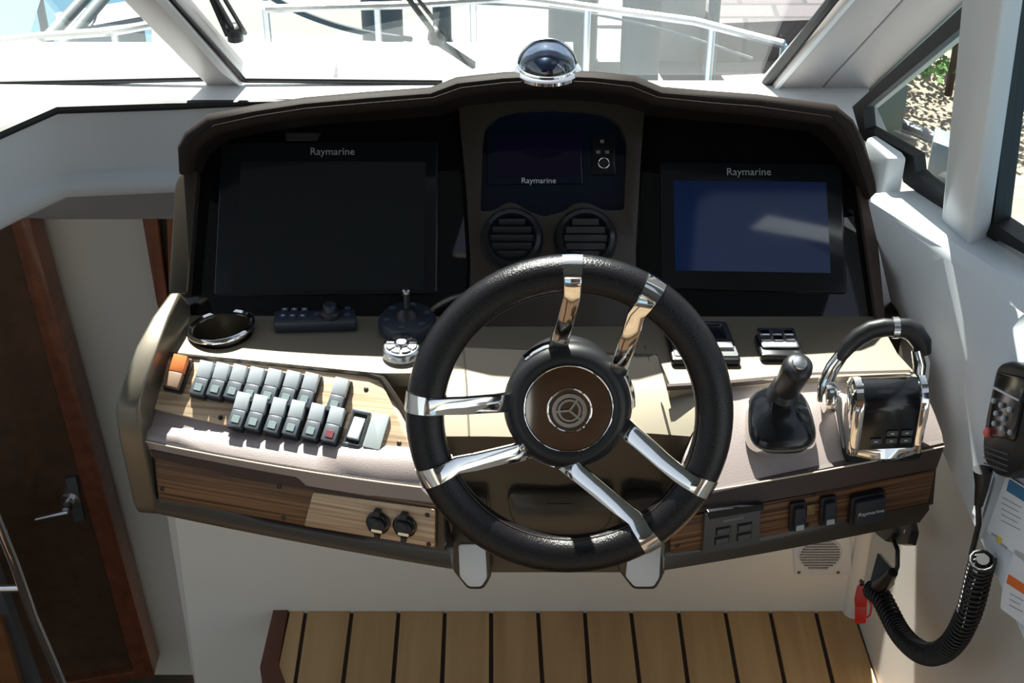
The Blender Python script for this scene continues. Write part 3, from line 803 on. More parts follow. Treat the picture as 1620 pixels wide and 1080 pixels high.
for (p, ha) in spk:
    a = wang(*p); h = R(ha)
    # clip round the rim
    ring_ = []
    for k in range(7):
        aa = a + (k - 3) / 3 * 0.062
        c = wpt(aa, RM, 0)
        er = Vector((math.cos(aa), math.sin(aa), 0)); ez = Vector((0, 0, 1))
        ring_.append([c + er * (RT_ + 0.0012) * math.cos(2 * math.pi * q / 20) + ez * (RT_ + 0.0012) * math.sin(2 * math.pi * q / 20) for q in range(20)])
    part('rim_clip', G().loft(ring_), CHROME, wheel, smooth=50, label='chrome band round the rim')
    P1 = wpt(a, RM, RT_ + 0.001); P2 = wpt(a, RM - RT_ - 0.002, 0.010)
    P4 = wpt(h, 0.066, -0.046); P3 = P2.lerp(P4, 0.5) + Vector((0, 0, 0.003))
    path = [P1, wpt(a, RM - RT_ * 0.6, RT_ * 0.82), P2, P2.lerp(P3, .5) + Vector((0, 0, .002)), P3, P3.lerp(P4, .55) + Vector((0, 0, .002)), P4]
    ups = [Vector((0, 0, 1)), Vector((-math.cos(a) * .5, -math.sin(a) * .5, 1)), Vector((0, 0, 1)), Vector((0, 0, 1)), Vector((0, 0, 1)), Vector((0, 0, 1)), Vector((0, 0, 1))]
    part('spoke', G().strap(path, ups, [0.0185, 0.0185, 0.0185, 0.019, 0.0195, 0.0205, 0.022], 0.009), CHROME, wheel, bevel=0.0012, label='polished chrome spoke')
hn = -0.05
HC = T(0, 0, hn)
part('hub', G().lathe([(0.050, -0.032), (0.062, -0.026), (0.071, -0.014), (0.073, 0.0), (0.071, 0.010), (0.064, 0.017), (0.055, 0.019), (0.051, 0.017)], 56), BLACK, wheel, WP.M @ HC, smooth=80)
part('hub_cap', G().lathe([(0.0495, 0.010), (0.0495, 0.018), (0.048, 0.0195), (0.02, 0.0205), (0.001, 0.0206)], 56), mat('smoked mirror', (0.30, 0.26, 0.22), 0.05, 1.0), wheel, WP.M @ HC, smooth=40, label='mirror finish hub cap')
part('cap_ring', G().tube([wpt(2 * math.pi * k / 48, 0.0497, 0.0195) for k in range(48)], 0.0008, 6, loop=True), CHROME, wheel, WP.M @ HC)
EM = WP.M @ HC @ T(0.001, -0.001, 0.0212)
em = part('emblem', G().lathe([(0.0255, -0.001), (0.0255, 0.0006), (0.0245, 0.0012), (0.0235, 0.0006), (0.0235, -0.001)], 48), CHROME, wheel, EM)
part('emblem_ring', G().slab(circ(0.0195, 40), 0, 0.0016, [circ(0.0150, 40)]), CHROMES, em, EM)
part('emblem_ring', G().slab(circ(0.0130, 40), 0, 0.0016, [circ(0.0105, 40)]), CHROMES, em, EM)
for k, aa in enumerate((55, 185, 320)):
    part('emblem_bar', G().box((0.0075, 0, 0.0009), (0.015, 0.0026, 0.0016)), CHROMES, em, EM @ Matrix.Rotation(R(aa), 4, 'Z'))
for k, aa in enumerate((52, 178, 318)):      # chrome shoulders round the hub
    part('hub_clasp', G().strap([wpt(R(aa + d) + math.pi / 3 * 0, 0.0735, 0.004) for d in (40, 50, 60, 70, 80)], [wpt(R(aa + d), 1, 0.4) for d in (40, 50, 60, 70, 80)], 0.012, 0.003), CHROME, wheel, WP.M @ HC, bevel=0.0006)
part('column_boot', G().lathe([(0.045, -0.12), (0.05, -0.09), (0.055, -0.06), (0.052, -0.036)], 40), BLACK, wheel, WP.M @ HC, smooth=60)
part('boot_flange', G().lathe([(0.063, -0.085), (0.063, -0.072), (0.060, -0.066), (0.050, -0.064)], 48), BLACK, wheel, WP.M @ HC, smooth=50)

# ================================================================== SWITCHES
def rocker_meshes():
    b = G().slab(rnd(rect(0.0215, 0.047), 0.003), 0, 0.006).mesh('bezel', BLACK, 0.001, 2)
    # two-faced rocker, upper half rising away, lower half dipping
    def wedge(y0, y1, z0, z1, w):
        return G().loft([[Vector((-w, y0, 0.004)), Vector((w, y0, 0.004)), Vector((w, y0, z0)), Vector((-w, y0, z0))],
                         [Vector((-w, y1, 0.004)), Vector((w, y1, 0.004)), Vector((w, y1, z1)), Vector((-w, y1, z1))]])
    up = wedge(0.0, 0.0215, 0.0135, 0.0165, 0.0088).mesh('rocker_top', GREYSW, 0.0012, 2)  # sun and sky sheen on the upper half painted as paler grey
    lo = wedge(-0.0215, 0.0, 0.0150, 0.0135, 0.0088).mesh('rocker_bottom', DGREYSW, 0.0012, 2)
    le = G().slab(rnd(rect(0.0095, 0.009), 0.0012), 0.0, 0.0012).mesh('lens', LENS, 0.0003, 1)
    return b, up, lo, le
mb, mu, ml_, me_ = rocker_meshes()
SROT = 0.0
def rocker(M, label, group='grey rocker switches on the wood board'):
    t = thing('rocker_switch', label, 'switch', M, group)
    link('bezel', mb, t, M); link('rocker_top', mu, t, M); lo = link('rocker_bottom', ml_, t, M)
    link('lens', me_, lo, M @ T(0, -0.0125, 0.0145))
    return t
# real direction of a switch on the board: from its top to its bottom as seen
def swrot(a, b):
    ua, ub = Vector(SW.loc(*a)), Vector(SW.loc(*b)); d = ua - ub
    return math.atan2(d.y, d.x) - math.pi / 2
SR = swrot((412, 590), (397, 634))
first = rocker(SW.at(325, 605, SR) @ T(0, 0, 0.003), 'grey rocker switch, leftmost grey one of the upper row')
ups_ = [(351, 608), (378, 611), (405, 615), (433, 618), (462, 621), (491, 624), (538, 632)]
nm = ['second', 'third', 'fourth', 'fifth', 'sixth', 'seventh', 'last']
allsw = []
for p, n_ in zip(ups_, nm):
    c = copy_tree(first, SW.at(*p, SR) @ T(0, 0, 0.003))
    c['label'] = ('grey rocker switch standing alone at the right end of the upper row' if n_ == 'last' else 'grey rocker switch, %s grey one from the left in the upper row' % n_)
lows = [(384, 655), (411, 659), (441, 664), (470, 668), (501, 673), (531, 678)]
nm = ['leftmost', 'second from the left', 'third from the left', 'fourth from the left', 'fifth from the left', 'sixth from the left, marked dark red']
for p, n_ in zip(lows, nm):
    c = copy_tree(first, SW.at(*p, SR) @ T(0, 0, 0.003)); c['label'] = 'grey rocker switch in the lower row, ' + n_
    if 'red' in n_:
        for ch in [k for k in bpy.data.objects if k.parent == c and k.name.startswith('rocker_bottom')]:
            for l in [k for k in bpy.data.objects if k.parent == ch]:
                l.data = l.data.copy(); l.data.materials.clear(); l.data.materials.append(mat('dark red lens', (0.18, 0.05, 0.06), 0.3)); l['label'] = 'dark red lens'
# orange guarded switch
M = SW.at(285, 596, SR) @ T(0, 0, 0.003)
t = thing('guarded_switch', 'orange topped rocker switch at the left end of the board', 'switch', M)
part('bezel', G().slab(rnd(rect(0.024, 0.045), 0.003), 0, 0.007), BLACK, t, M, 0.001)
part('guard', G().loft([[Vector((-.009, 0.0, .007)), Vector((.009, 0, .007)), Vector((.009, 0, .016)), Vector((-.009, 0, .016))], [Vector((-.009, .021, .007)), Vector((.009, .021, .007)), Vector((.009, .021, .019)), Vector((-.009, .021, .019))]]), ORANGE, t, M, 0.001, label='orange upper half')
part('rocker_bottom', G().box((0, -.010, .011), (0.018, 0.019, 0.010)), mat('brown rocker', (0.25, 0.17, 0.12), 0.35), t, M, 0.001)
# white rocker in chrome bezel
M = SW.at(566, 681, SR) @ T(0, 0, 0.003)
t = thing('bezelled_switch', 'pale rocker switch in a chrome bezel right of the lower row', 'switch', M)
part('bezel', G().slab(rnd(rect(0.0235, 0.047), 0.003), 0, 0.005, [rnd(rect(0.0165, 0.038), 0.002)]), CHROMES, t, M, 0.0008)
part('well', G().slab(rect(0.0165, 0.038), 0, 0.002), BLACK, t, M)
part('rocker', G().loft([[Vector((-.007, -.014, .002)), Vector((.007, -.014, .002)), Vector((.007, -.014, .011)), Vector((-.007, -.014, .011))], [Vector((-.007, .014, .002)), Vector((.007, .014, .002)), Vector((.007, .014, .006)), Vector((-.007, .014, .006))]]), GREYSW, t, M, 0.001)
M = SW.at(597, 685, SR) @ T(0, 0, 0.003)
t = thing('blank_plate', 'plain grey blanking plate at the right end of the lower row', 'blanking plate', M)
part('plate', G().slab(rnd(rect(0.021, 0.044), 0.0015), 0, 0.006), mat('matt grey blank', (0.36, 0.40, 0.41), 0.5), t, M, 0.0008)

# sockets on the left fascia
def socket(p, label):
    M = FL.at(*p) @ T(0, 0, 0.0045)
    t = thing('power_socket', label, 'socket', M, 'power sockets on the lower left fascia')
    part('body', G().lathe([(0.0145, 0), (0.0145, 0.004), (0.012, 0.006), (0.011, 0.006)], 32), BLACKG, t, M, label=None)
    part('cap', G().lathe([(0.0105, 0.004), (0.0105, 0.011), (0.008, 0.013), (0.001, 0.0135)], 28), BLACK, t, M)
    part('hinge', G().box((0, 0.0155, 0.005), (0.008, 0.008, 0.009)), BLACK, t, M, 0.001)
    part('latch', G().box((0, -0.016, 0.005), (0.0065, 0.007, 0.008)), BLACK, t, M, 0.001)
    part('glint_plate', G().slab(rnd(rect(0.013, 0.004, 0.002, -0.004), 0.001), 0.0125, 0.0142), CHROMES, t, M)
socket((601, 822), 'black capped power socket, left one of the pair')
socket((643, 827), 'black capped power socket, right one of the pair')

# ================================================================== SHELF FITTINGS
# cup holder
cu = SH.at(351, 523) @ Matrix.Rotation(R(-6), 4, 'X') @ Matrix.Rotation(R(-6), 4, 'Y') @ T(0, 0, 0.003)
cup = thing('cup_holder', 'stainless cup holder sunk in the left end of the shelf', 'cup holder', cu)
# recess is a deep steel liner seen through its mouth
rr = 0.0395
part('flange', G().lathe([(rr - 0.004, 0.001), (rr + 0.003, 0.001), (rr + 0.003, 0.004), (rr, 0.006), (rr - 0.003, 0.004)], 48, caps=False), CHROME, cup, cu, smooth=60)
g = G(); prof = [(rr - 0.003, 0.004), (rr - 0.005, -0.02), (rr - 0.007, -0.07), (0.004, -0.071)]
part('liner', g.lathe(prof, 48, caps=False), STEEL, cup, cu, smooth=60)
part('liner_floor', G().lathe([(rr - 0.007, -0.072), (rr - 0.007, -0.0705)], 40), STEEL, cup, cu)

# wired keypad with a small knob
KP = SH.at(500, 516)
kp = thing('plotter_keypad', 'dark blue keypad with small knob behind the wood switch board', 'keypad', KP)
kpts = [SH.loc(*p) for p in ((436, 506), (563, 503), (566, 524), (434, 527))]
part('body', G().slab(rnd(kpts, 0.004), 0, 0.014), BLUEBLK, kp, SH.M, 0.002)
for r_, row in enumerate(((452, 467, 483), (449, 464, 480))):
    for x in row:
        part('key', G().slab(rnd(rect(0.0085, 0.007), 0.002), 0.014, 0.0155), mat('slate key', (0.05, 0.07, 0.11), 0.4), kp, SH.at(x, 506 + r_ * 10 - 9 + 8) )
        part('key_mark', G().slab(rect(0.003, 0.002), 0.0155, 0.0158), MARK, kp, SH.at(x, 506 + r_ * 10 - 9 + 8))
for p in ((503, 512), (551, 503), (550, 513)):
    part('key', G().slab(rnd(rect(0.007, 0.006), 0.002), 0.014, 0.0155), mat('slate key', (0.05, 0.07, 0.11), 0.4), kp, SH.at(*p))
kM = SH.at(524, 513) @ T(0, 0, 0.014)
part('knob_skirt', G().lathe([(0.013, 0), (0.0125, 0.005), (0.010, 0.007)], 28), BLACK, kp, kM)
part('knob', G().lathe([(0.0085, 0.006), (0.0085, 0.014), (0.007, 0.016)], 24), BLUEBLK, kp, kM)

# round black joystick pad
JP = SH.at(645, 519)
jp = thing('thruster_joystick', 'round black control base with thin silver tipped stick beside the wheel', 'joystick', JP)
part('base', G().lathe([(0.036, 0), (0.036, 0.012), (0.033, 0.017), (0.018, 0.019)], 48), BLUEBLK, jp, JP)
part('boot', G().lathe([(0.015, 0.018), (0.013, 0.024), (0.007, 0.030)], 28), BLACK, jp, JP)
part('stick', G().tube([(0, 0, 0.026), (0, 0.004, 0.050)], 0.0042, 12), BLACK, jp)
part('tip', G().lathe([(0.0052, 0), (0.0052, 0.004), (0.0035, 0.0055)], 18), CHROMES, jp, JP @ T(0, 0.0045, 0.050))
for k in range(6):
    a = k * math.pi / 3 + .3
    part('key', G().slab(rnd(rect(0.008, 0.0045), 0.001), 0.017, 0.0195), mat('slate key', (0.05, 0.07, 0.11), 0.4), jp, JP @ T(0.026 * math.cos(a), 0.026 * math.sin(a), 0))

# round silver button pad
BM = SH.at(636, 560)
bp_ = thing('round_button_pad', 'round silver pad of wedge buttons left of the wheel rim', 'control', BM)
part('base', G().lathe([(0.0245, 0), (0.0245, 0.010), (0.0225, 0.013), (0.020, 0.0135)], 44), CHROMES, bp_, BM, smooth=50)
part('centre_button', G().lathe([(0.008, 0.0135), (0.008, 0.017), (0.006, 0.019)], 28), CHROMES, bp_, BM)
for k in range(8):
    a0, a1 = k * math.pi / 4 + .07, (k + 1) * math.pi / 4 - .07
    w = [(0.0095 * math.cos(a0), 0.0095 * math.sin(a0)), (0.019 * math.cos(a0), 0.019 * math.sin(a0)), (0.0195 * math.cos((a0 + a1) / 2), 0.0195 * math.sin((a0 + a1) / 2)), (0.019 * math.cos(a1), 0.019 * math.sin(a1)), (0.0095 * math.cos(a1), 0.0095 * math.sin(a1))]
    part('wedge_button', G().slab(w, 0.0130, 0.0158), CHROMES if k % 2 else GREYP, bp_, BM, 0.0005, 1)

# trim tab control, half hidden by the wheel
TM = SH.at(1115, 556)
tt = thing('trim_tab_control', 'silver and black flat control partly hidden behind the right wheel rim', 'control', TM)
tp = [SH.loc(*p) for p in ((1048, 518), (1148, 518), (1172, 580), (1062, 580))]
part('body', G().slab(rnd(tp, 0.005), 0, 0.010), BLACKG, tt, SH.M, 0.002)
part('frame', G().slab(rnd([SH.loc(*p) for p in ((1054, 520), (1146, 520), (1168, 575), (1066, 575))], 0.004), 0.010, 0.0115, [rnd([SH.loc(*p) for p in ((1060, 524), (1140, 524), (1150, 550), (1064, 550))], 0.003)]), CHROMES, tt, SH.M, 0.0005, 1)
part('rocker', G().slab(rnd([SH.loc(*p) for p in ((1112, 552), (1154, 552), (1160, 566), (1116, 566))], 0.002), 0.0115, 0.016), CHROMES, tt, SH.M, 0.001)
part('rocker', G().slab(rnd([SH.loc(*p) for p in ((1068, 552), (1102, 552), (1104, 566), (1070, 566))], 0.002), 0.0115, 0.016), CHROMES, tt, SH.M, 0.001)

# square chrome control
XM = SH.at(1228, 556)
xc = thing('chrome_button_pad', 'small square chrome pad of buttons behind the short joystick', 'control', XM)
part('base', G().slab(rnd([SH.loc(*p) for p in ((1192, 538), (1258, 538), (1272, 573), (1203, 573))], 0.006), 0, 0.010), BLACKG, xc, SH.M, 0.003)
part('plate', G().slab(rnd([SH.loc(*p) for p in ((1194, 532), (1255, 532), (1264, 563), (1204, 563))], 0.005), 0.010, 0.014), CHROMES, xc, SH.M, 0.002)
for i in range(3):
    for j in range(2):
        part('button', G().slab(rnd(rect(0.0125, 0.010), 0.002), 0.014, 0.0165), CHROME if (i + j) % 2 else CHROMES, xc, XM @ T(-0.013 + i * 0.0145, 0.006 + j * 0.0125, 0), 0.001, 1)

# ------------------------------------------------------------------ docking joystick
DM = RP.at(1230, 672)
dj = thing('docking_joystick', 'short black joystick on a rounded chrome rimmed base', 'joystick', DM)
def sup(w, h, e=3.0, n=36, taper=0.0):
    out = []
    for k in range(n):
        a = 2 * math.pi * k / n; c, s_ = math.cos(a), math.sin(a)
        x = math.copysign(abs(c) ** (2 / e), c) * w / 2; y = math.copysign(abs(s_) ** (2 / e), s_) * h / 2
        out.append((x * (1 - taper * y / h), y))
    return out
def dome(levels, w, h, e=3.0, tap=0.25, n=40, shift=0.0):
    rings = []
    for sc_, z in levels:
        rings.append([Vector((x * sc_, y * sc_ + shift * (1 - sc_), z)) for x, y in sup(w, h, e, n, tap)])
    return G().loft(rings)
part('chrome_base', dome([(1.0, 0), (1.04, 0.006), (1.03, 0.012), (0.98, 0.019)], 0.078, 0.083), CHROME, dj, DM, smooth=60)
part('top_shell', dome([(0.96, 0.018), (0.91, 0.023), (0.80, 0.027), (0.62, 0.031), (0.45, 0.036), (0.30, 0.042)], 0.078, 0.083, shift=0.020), BLACKG, dj, DM, smooth=60)
for k in range(4):
    part('bellows', G().lathe([(0.0155 - k * .0008, 0), (0.0185 - k * .0008, 0.003), (0.0155 - k * .0008, 0.006)], 28), BLACK, dj, DM @ T(0.001, 0.022 + 0.001 * k, 0.036 + 0.0055 * k))
SM = DM @ T(0.002, 0.022, 0.055) @ Matrix.Rotation(R(-8), 4, 'X') @ Matrix.Rotation(R(5), 4, 'Y')
part('grip', G().lathe([(0.0135, 0), (0.0155, 0.006), (0.0165, 0.030), (0.0175, 0.047), (0.016, 0.055), (0.010, 0.0585)], 36), BLACK, dj, SM, smooth=50)
part('grip_cap', G().lathe([(0.009, 0.058), (0.008, 0.0605), (0.003, 0.0615)], 24), CHROMES, dj, SM)
for (x, y, w) in ((-0.011, -0.018, .009), (0.013, -0.018, .009), (-0.011, -0.027, .010), (0.013, -0.027, .010)):
    part('button', G().slab(rnd(rect(w, 0.005), 0.0012), 0.0, 0.0018), MARKD, dj, DM @ T(x, y + 0.002, 0.0215) @ Matrix.Rotation(R(20), 4, 'X'))
text('lettering', 'AXIUS', 0.0062, MARK, dj, DM @ T(0.002, -0.0345, 0.0198) @ Matrix.Rotation(R(40), 4, 'X'), sx=1.15)

# ------------------------------------------------------------------ twin throttle
TH = RP.at(1388, 672)
th = thing('engine_throttle', 'twin lever engine throttle with black drum and chrome sides', 'throttle', TH)
def prof_ring(x, sc_=1.0, grow=0.0):
    pr = [(-0.036, 0.0), (-0.040, 0.012), (-0.030, 0.028), (-0.008, 0.062), (0.002, 0.072), (0.016, 0.077), (0.030, 0.072), (0.037, 0.058), (0.038, 0.0)]
    out = []
    for y, z in pr:
        yc, zc = 0.0, 0.030
        out.append(Vector((x, yc + (y - yc) * (1 + grow), max(0.0, zc + (z - zc) * (1 + grow)))))
    return out
part('drum', G().loft([prof_ring(-0.0345, grow=-.06), prof_ring(-0.031), prof_ring(0.031), prof_ring(0.0345, grow=-.06)]), BLACKG, th, TH, smooth=40)
part('side_plate', G().loft([prof_ring(-0.0445, grow=-.08), prof_ring(-0.0415, grow=.03), prof_ring(-0.0335, grow=.05), prof_ring(-0.0325, grow=.02)]), CHROME, th, TH, smooth=40, label='chrome side plate')
part('side_plate', G().loft([prof_ring(0.0325, grow=.02), prof_ring(0.0335, grow=.05), prof_ring(0.0415, grow=.03), prof_ring(0.0435, grow=-.08)]), CHROME, th, TH, smooth=40, label='chrome side plate')
part('front_trim', G().loft([[Vector((x, -0.046 + 0.10 * x * x / 0.0018 * 0.08, 0.001)), Vector((x, -0.047 + 0.10 * x * x / 0.0018 * 0.08, 0.012)), Vector((x, -0.036, 0.018)), Vector((x, -0.034, 0.001))] for x in (-0.040, -0.030, -0.015, 0.0, 0.015, 0.030, 0.040)]), CHROME, th, TH, smooth=60)
part('base_flange', G().slab(rnd(rect(0.094, 0.092, 0, -0.001), 0.014), 0, 0.004), BLACK, th, TH, 0.0015)
fM = TH @ T(0, -0.0212, 0.0425) @ Matrix.Rotation(math.atan2(0.034, 0.022), 4, 'X')
for (x, y) in ((0.004, -0.006), (0.021, -0.006), (-0.014, -0.0165), (0.004, -0.0165), (0.021, -0.0165)):
    part('button', G().slab(rnd(rect(0.013, 0.0072), 0.0015), 0, 0.0016), GREYP, th, fM @ T(x, y, 0))
    part('button_mark', G().slab(rect(0.004, 0.0016), 0.0016, 0.0019), MARK, th, fM @ T(x, y, 0))
text('lettering', 'DTS', 0.0075, GREYP, th, TH @ T(0, -0.0468, 0.0075) @ Matrix.Rotation(R(88), 4, 'X'), sx=1.3)
# pivot hubs and the two lever arms
LY = TH.translation.y + 0.012
hubL = pyy(1303, 626, LY); hubR = pyy(1448, 612, LY)
part('pivot_hub', G().lathe([(0.020, 0), (0.022, 0.004), (0.020, 0.012), (0.010, 0.015)], 32, Matrix.Translation(hubL + Vector((0.012, 0, 0))) @ Matrix.Rotation(R(-90), 4, 'Y')), CHROME, th, 'W', smooth=50)
part('pivot_hub', G().lathe([(0.018, 0), (0.018, 0.010), (0.012, 0.012)], 32, Matrix.Translation(hubR + Vector((-0.008, 0, 0))) @ Matrix.Rotation(R(90), 4, 'Y')), CHROME, th, 'W', smooth=50)
def lp(*p): return [pyy(a, b, LY + c) for a, b, c in p]
part('lever_arm', G().tube(lp((1303, 632, 0), (1306, 604, .002), (1318, 580, .006), (1334, 558, .010)), [(0.009, 0.007), (0.009, 0.007), (0.009, 0.006), (0.008, 0.006)], 14), CHROME, th, 'W', label='chrome left lever arm')
part('lever_arm', G().tube(lp((1447, 618, 0), (1456, 596, .002), (1458, 575, .006), (1452, 552, .010)), [(0.010, 0.007), (0.010, 0.007), (0.010, 0.006), (0.008, 0.006)], 14), CHROME, th, 'W', label='chrome right lever arm')
part('lever_grip', G().tube(lp((1328, 568, .008), (1340, 549, .012), (1358, 533, .016), (1378, 522, .018), (1398, 518, .018), (1413, 518, .018)), [(0.007, 0.006), (0.011, 0.009), (0.0125, 0.010), (0.013, 0.010), (0.013, 0.010), (0.012, 0.009)], 16), BLACK, th, 'W', smooth=60, label='black left lever grip')
part('lever_grip', G().tube(lp((1419, 518, .018), (1434, 519, .018), (1447, 526, .016), (1458, 542, .012), (1463, 560, .008)), [(0.012, 0.009), (0.013, 0.010), (0.013, 0.010), (0.012, 0.009), (0.008, 0.006)], 16), BLACK, th, 'W', smooth=60, label='black right lever grip')
part('grip_joint', G().tube(lp((1411, 518, .018), (1421, 518, .018)), 0.0128, 18), CHROMES, th, 'W')

# ------------------------------------------------------------------ right fascia fittings
pm = FR.at(1156, 826)
dp = thing('windlass_panel', 'slate grey panel of four rectangular buttons on the right fascia', 'control panel', pm)
slabp('plate', FR, [(1112, 808), (1200, 790), (1198, 853), (1108, 868)], 0.002, 0.008, GREYP, dp, r=0.003, bevel=0.001)
slabp('lip', FR, [(1114, 798), (1202, 786), (1202, 795), (1116, 810)], 0.008, 0.012, BLACKG, dp, r=0.001)
for x, y in ((1140, 831), (1174, 825), (1138, 846), (1173, 840)):
    q = [(x - 12, y - 4), (x + 12, y - 8), (x + 11, y + 4), (x - 12, y + 8)]
    slabp('button_frame', FR, q, 0.008, 0.0086, BLACK, dp)
    q = [(x - 10, y - 2), (x + 10, y - 6), (x + 9, y + 2), (x - 10, y + 6)]
    slabp('button', FR, q, 0.0086, 0.0105, GREYP, dp, bevel=0.0004)
slabp('legend', FR, [(1140, 815), (1172, 809), (1172, 812), (1140, 818)], 0.008, 0.0084, MARKD, dp)
sm1 = FR.at(1261, 811)
def fsw(pc, label):
    M = FR.at(*pc)
    t = thing('fascia_switch', label, 'switch', M, 'rocker switches on the right fascia')
    x, y = pc
    slabp('bezel', FR, [(x - 13, y - 20), (x + 12, y - 24), (x + 12, y + 18), (x - 15, y + 24)], 0.002, 0.007, BLACK, t, r=0.003, bevel=0.001)
    slabp('rocker', FR, [(x - 8, y - 16), (x + 8, y - 19), (x + 7, y + 14), (x - 10, y + 18)], 0.007, 0.013, BLUEBLK, t, r=0.002, bevel=0.0015)
    slabp('lens', FR, [(x - 7, y + 8), (x + 5, y + 6), (x + 5, y + 14), (x - 8, y + 16)], 0.013, 0.0137, GREYSW, t, r=0.0008)
fsw((1260, 811), 'upright black rocker with pale lens, left one of the right fascia pair')
fsw((1308, 802), 'upright black rocker with pale lens, beside the square card cover')
cv = thing('card_reader_cover', 'square black lettered cover at the right end of the fascia', 'cover', FR.at(1367, 796))
slabp('base', FR, [(1342, 779), (1396, 768), (1394, 812), (1338, 824)], 0.002, 0.010, BLACK, cv, r=0.005, bevel=0.002)
slabp('door', FR, [(1346, 782), (1393, 772), (1391, 808), (1343, 818)], 0.010, 0.016, BLUEBLK, cv, r=0.004, bevel=0.002)
cvM = FR.at(1369, 796) @ T(0, 0, 0.0163)
text('lettering', 'Raymarine', 0.0080, MARK, cv, cvM)
bc = thing('brass_plate', 'tiny brass coloured plate between the two fascia rockers', 'plate', FR.at(1281, 804))
slabp('plate', FR, [(1275, 796), (1288, 794), (1287, 809), (1274, 812)], 0.002, 0.004, mat('brass chip', (0.28, 0.2, 0.09), 0.4, 0.5), bc, bevel=0.0004)

# speaker on the front wall
sp = thing('speaker_grille', 'white square speaker with round ribbed grille under the helm', 'speaker', FWL.at(1294, 882))
slabp('frame', FWL, [(1254, 840), (1345, 840), (1347, 906), (1257, 906)], 0, 0.006, WHITE, sp, r=0.004, bevel=0.002)
spM = FWL.at(1296, 872)
part('cone', G().lathe([(0.034, 0.006), (0.034, 0.008)], 36), mat('grille grey', (0.36, 0.36, 0.36), 0.6), sp, spM)
for k in range(-5, 6):
    w = 2 * math.sqrt(0.033 ** 2 - (k * 0.0058) ** 2)
    part('rib', G().box((0, k * 0.0058, 0.0095), (w, 0.0028, 0.003)), mat('rib grey', (0.52, 0.52, 0.52), 0.5), sp, spM)
part('ring', G().tube([(0.0345 * math.cos(a * math.pi / 18), 0.0345 * math.sin(a * math.pi / 18), 0.007) for a in range(36)], 0.0022, 8, loop=True), WHITE, sp, spM)
for p in ((1263, 901), (1325, 901)):
    part('screw', G().lathe([(0.003, 0.005), (0.003, 0.0068), (0.001, 0.0074)], 12), GREYP, sp, FWL.at(*p))

# ------------------------------------------------------------------ radio handset, cord, brackets
WPL = Plane(B1 + Vector((-0.0, 0, 0)), (A2 - B1).cross(B2 - B1), Vector((0, -1, 0)))
def wallp(px, py, h=0.0): return WPL.hit(px, py) + WPL.n * h
HSM = WPL.M @ T(0, 0, -0.018)
hs = thing('radio_handset', 'black handheld radio microphone with red key on the side wall', 'radio microphone', wallp(1615, 670))
out = [(1606, 578), (1626, 572), (1680, 590), (1670, 680), (1648, 745), (1620, 758), (1600, 752), (1584, 730), (1582, 700), (1588, 660)]
P = rnd([WPL.loc(*p) for p in out], 0.012, 5)
part('case', G().slab(P, 0.012, 0.040), BLACK, hs, HSM, 0.006, 3)
part('face', G().slab(rnd([WPL.loc(*p) for p in ((1610, 590), (1660, 600), (1638, 700), (1594, 690))], 0.006), 0.040, 0.042), BLACKG, hs, HSM, 0.001)
part('trim_line', G().slab([WPL.loc(*p) for p in ((1604, 613), (1646, 634), (1646, 637), (1603, 616))], 0.042, 0.0428), MARK, hs, HSM)
for p in ((1606, 636), (1618, 643), (1610, 656), (1622, 664), (1607, 672), (1620, 680), (1632, 650), (1633, 686)):
    part('key', G().lathe([(0.0032, 0.042), (0.0032, 0.0445), (0.002, 0.0455)], 14), GREYSW if p[0] != 1632 else MARK, hs, HSM @ T(*WPL.loc(*p), 0))
part('key', G().lathe([(0.0055, 0.038), (0.0055, 0.0445), (0.003, 0.0465)], 16), mat('coral key', (0.80, 0.16, 0.15), 0.4), hs, HSM @ T(*WPL.loc(1595, 686), 0), label='coral red key')
for k in range(4):
    y = 706 + k * 9
    part('speaker_slot', G().slab([WPL.loc(*p) for p in ((1587, y), (1626, y + 14), (1626, y + 16), (1587, y + 2))], 0.0398, 0.0412), GREYP, hs, HSM)
part('strain_relief', G().tube([wallp(1590, 745, .026), wallp(1583, 770, .022), wallp(1572, 800, .018)], [0.011, 0.008, 0.005], 14), BLACK, hs, 'W')

cord = thing('coiled_cord', 'black coiled radio cord looping below the side wall', 'cord', wallp(1480, 1000))
part('lead', G().tube([wallp(1574, 795, .020), wallp(1567, 830, .014), wallp(1557, 860, .012), wallp(1552, 878, .012), wallp(1560, 886, .014)], 0.0034, 10), BLACK, cord, 'W')
ctr = [(1555, 884, .03), (1549, 905, .03), (1541, 940, .03), (1530, 975, .03), (1512, 1010, .03), (1490, 1030, .03), (1466, 1034, .03), (1443, 1022, .03), (1422, 998, .03), (1406, 968, .03), (1394, 945, .03), (1380, 932, .03)]
def c3(px, py, k):
    a = wallp(px, py, .03)
    return a
cp = []
for i, (x, y, h) in enumerate(ctr):
    t = i / (len(ctr) - 1)
    Xp = 0.535 - 0.0 * t
    d = ray(x, y); hx = 0.528 + 0.012 * math.sin(math.pi * t)
    cp.append(CAMV + d * (hx / d.x))
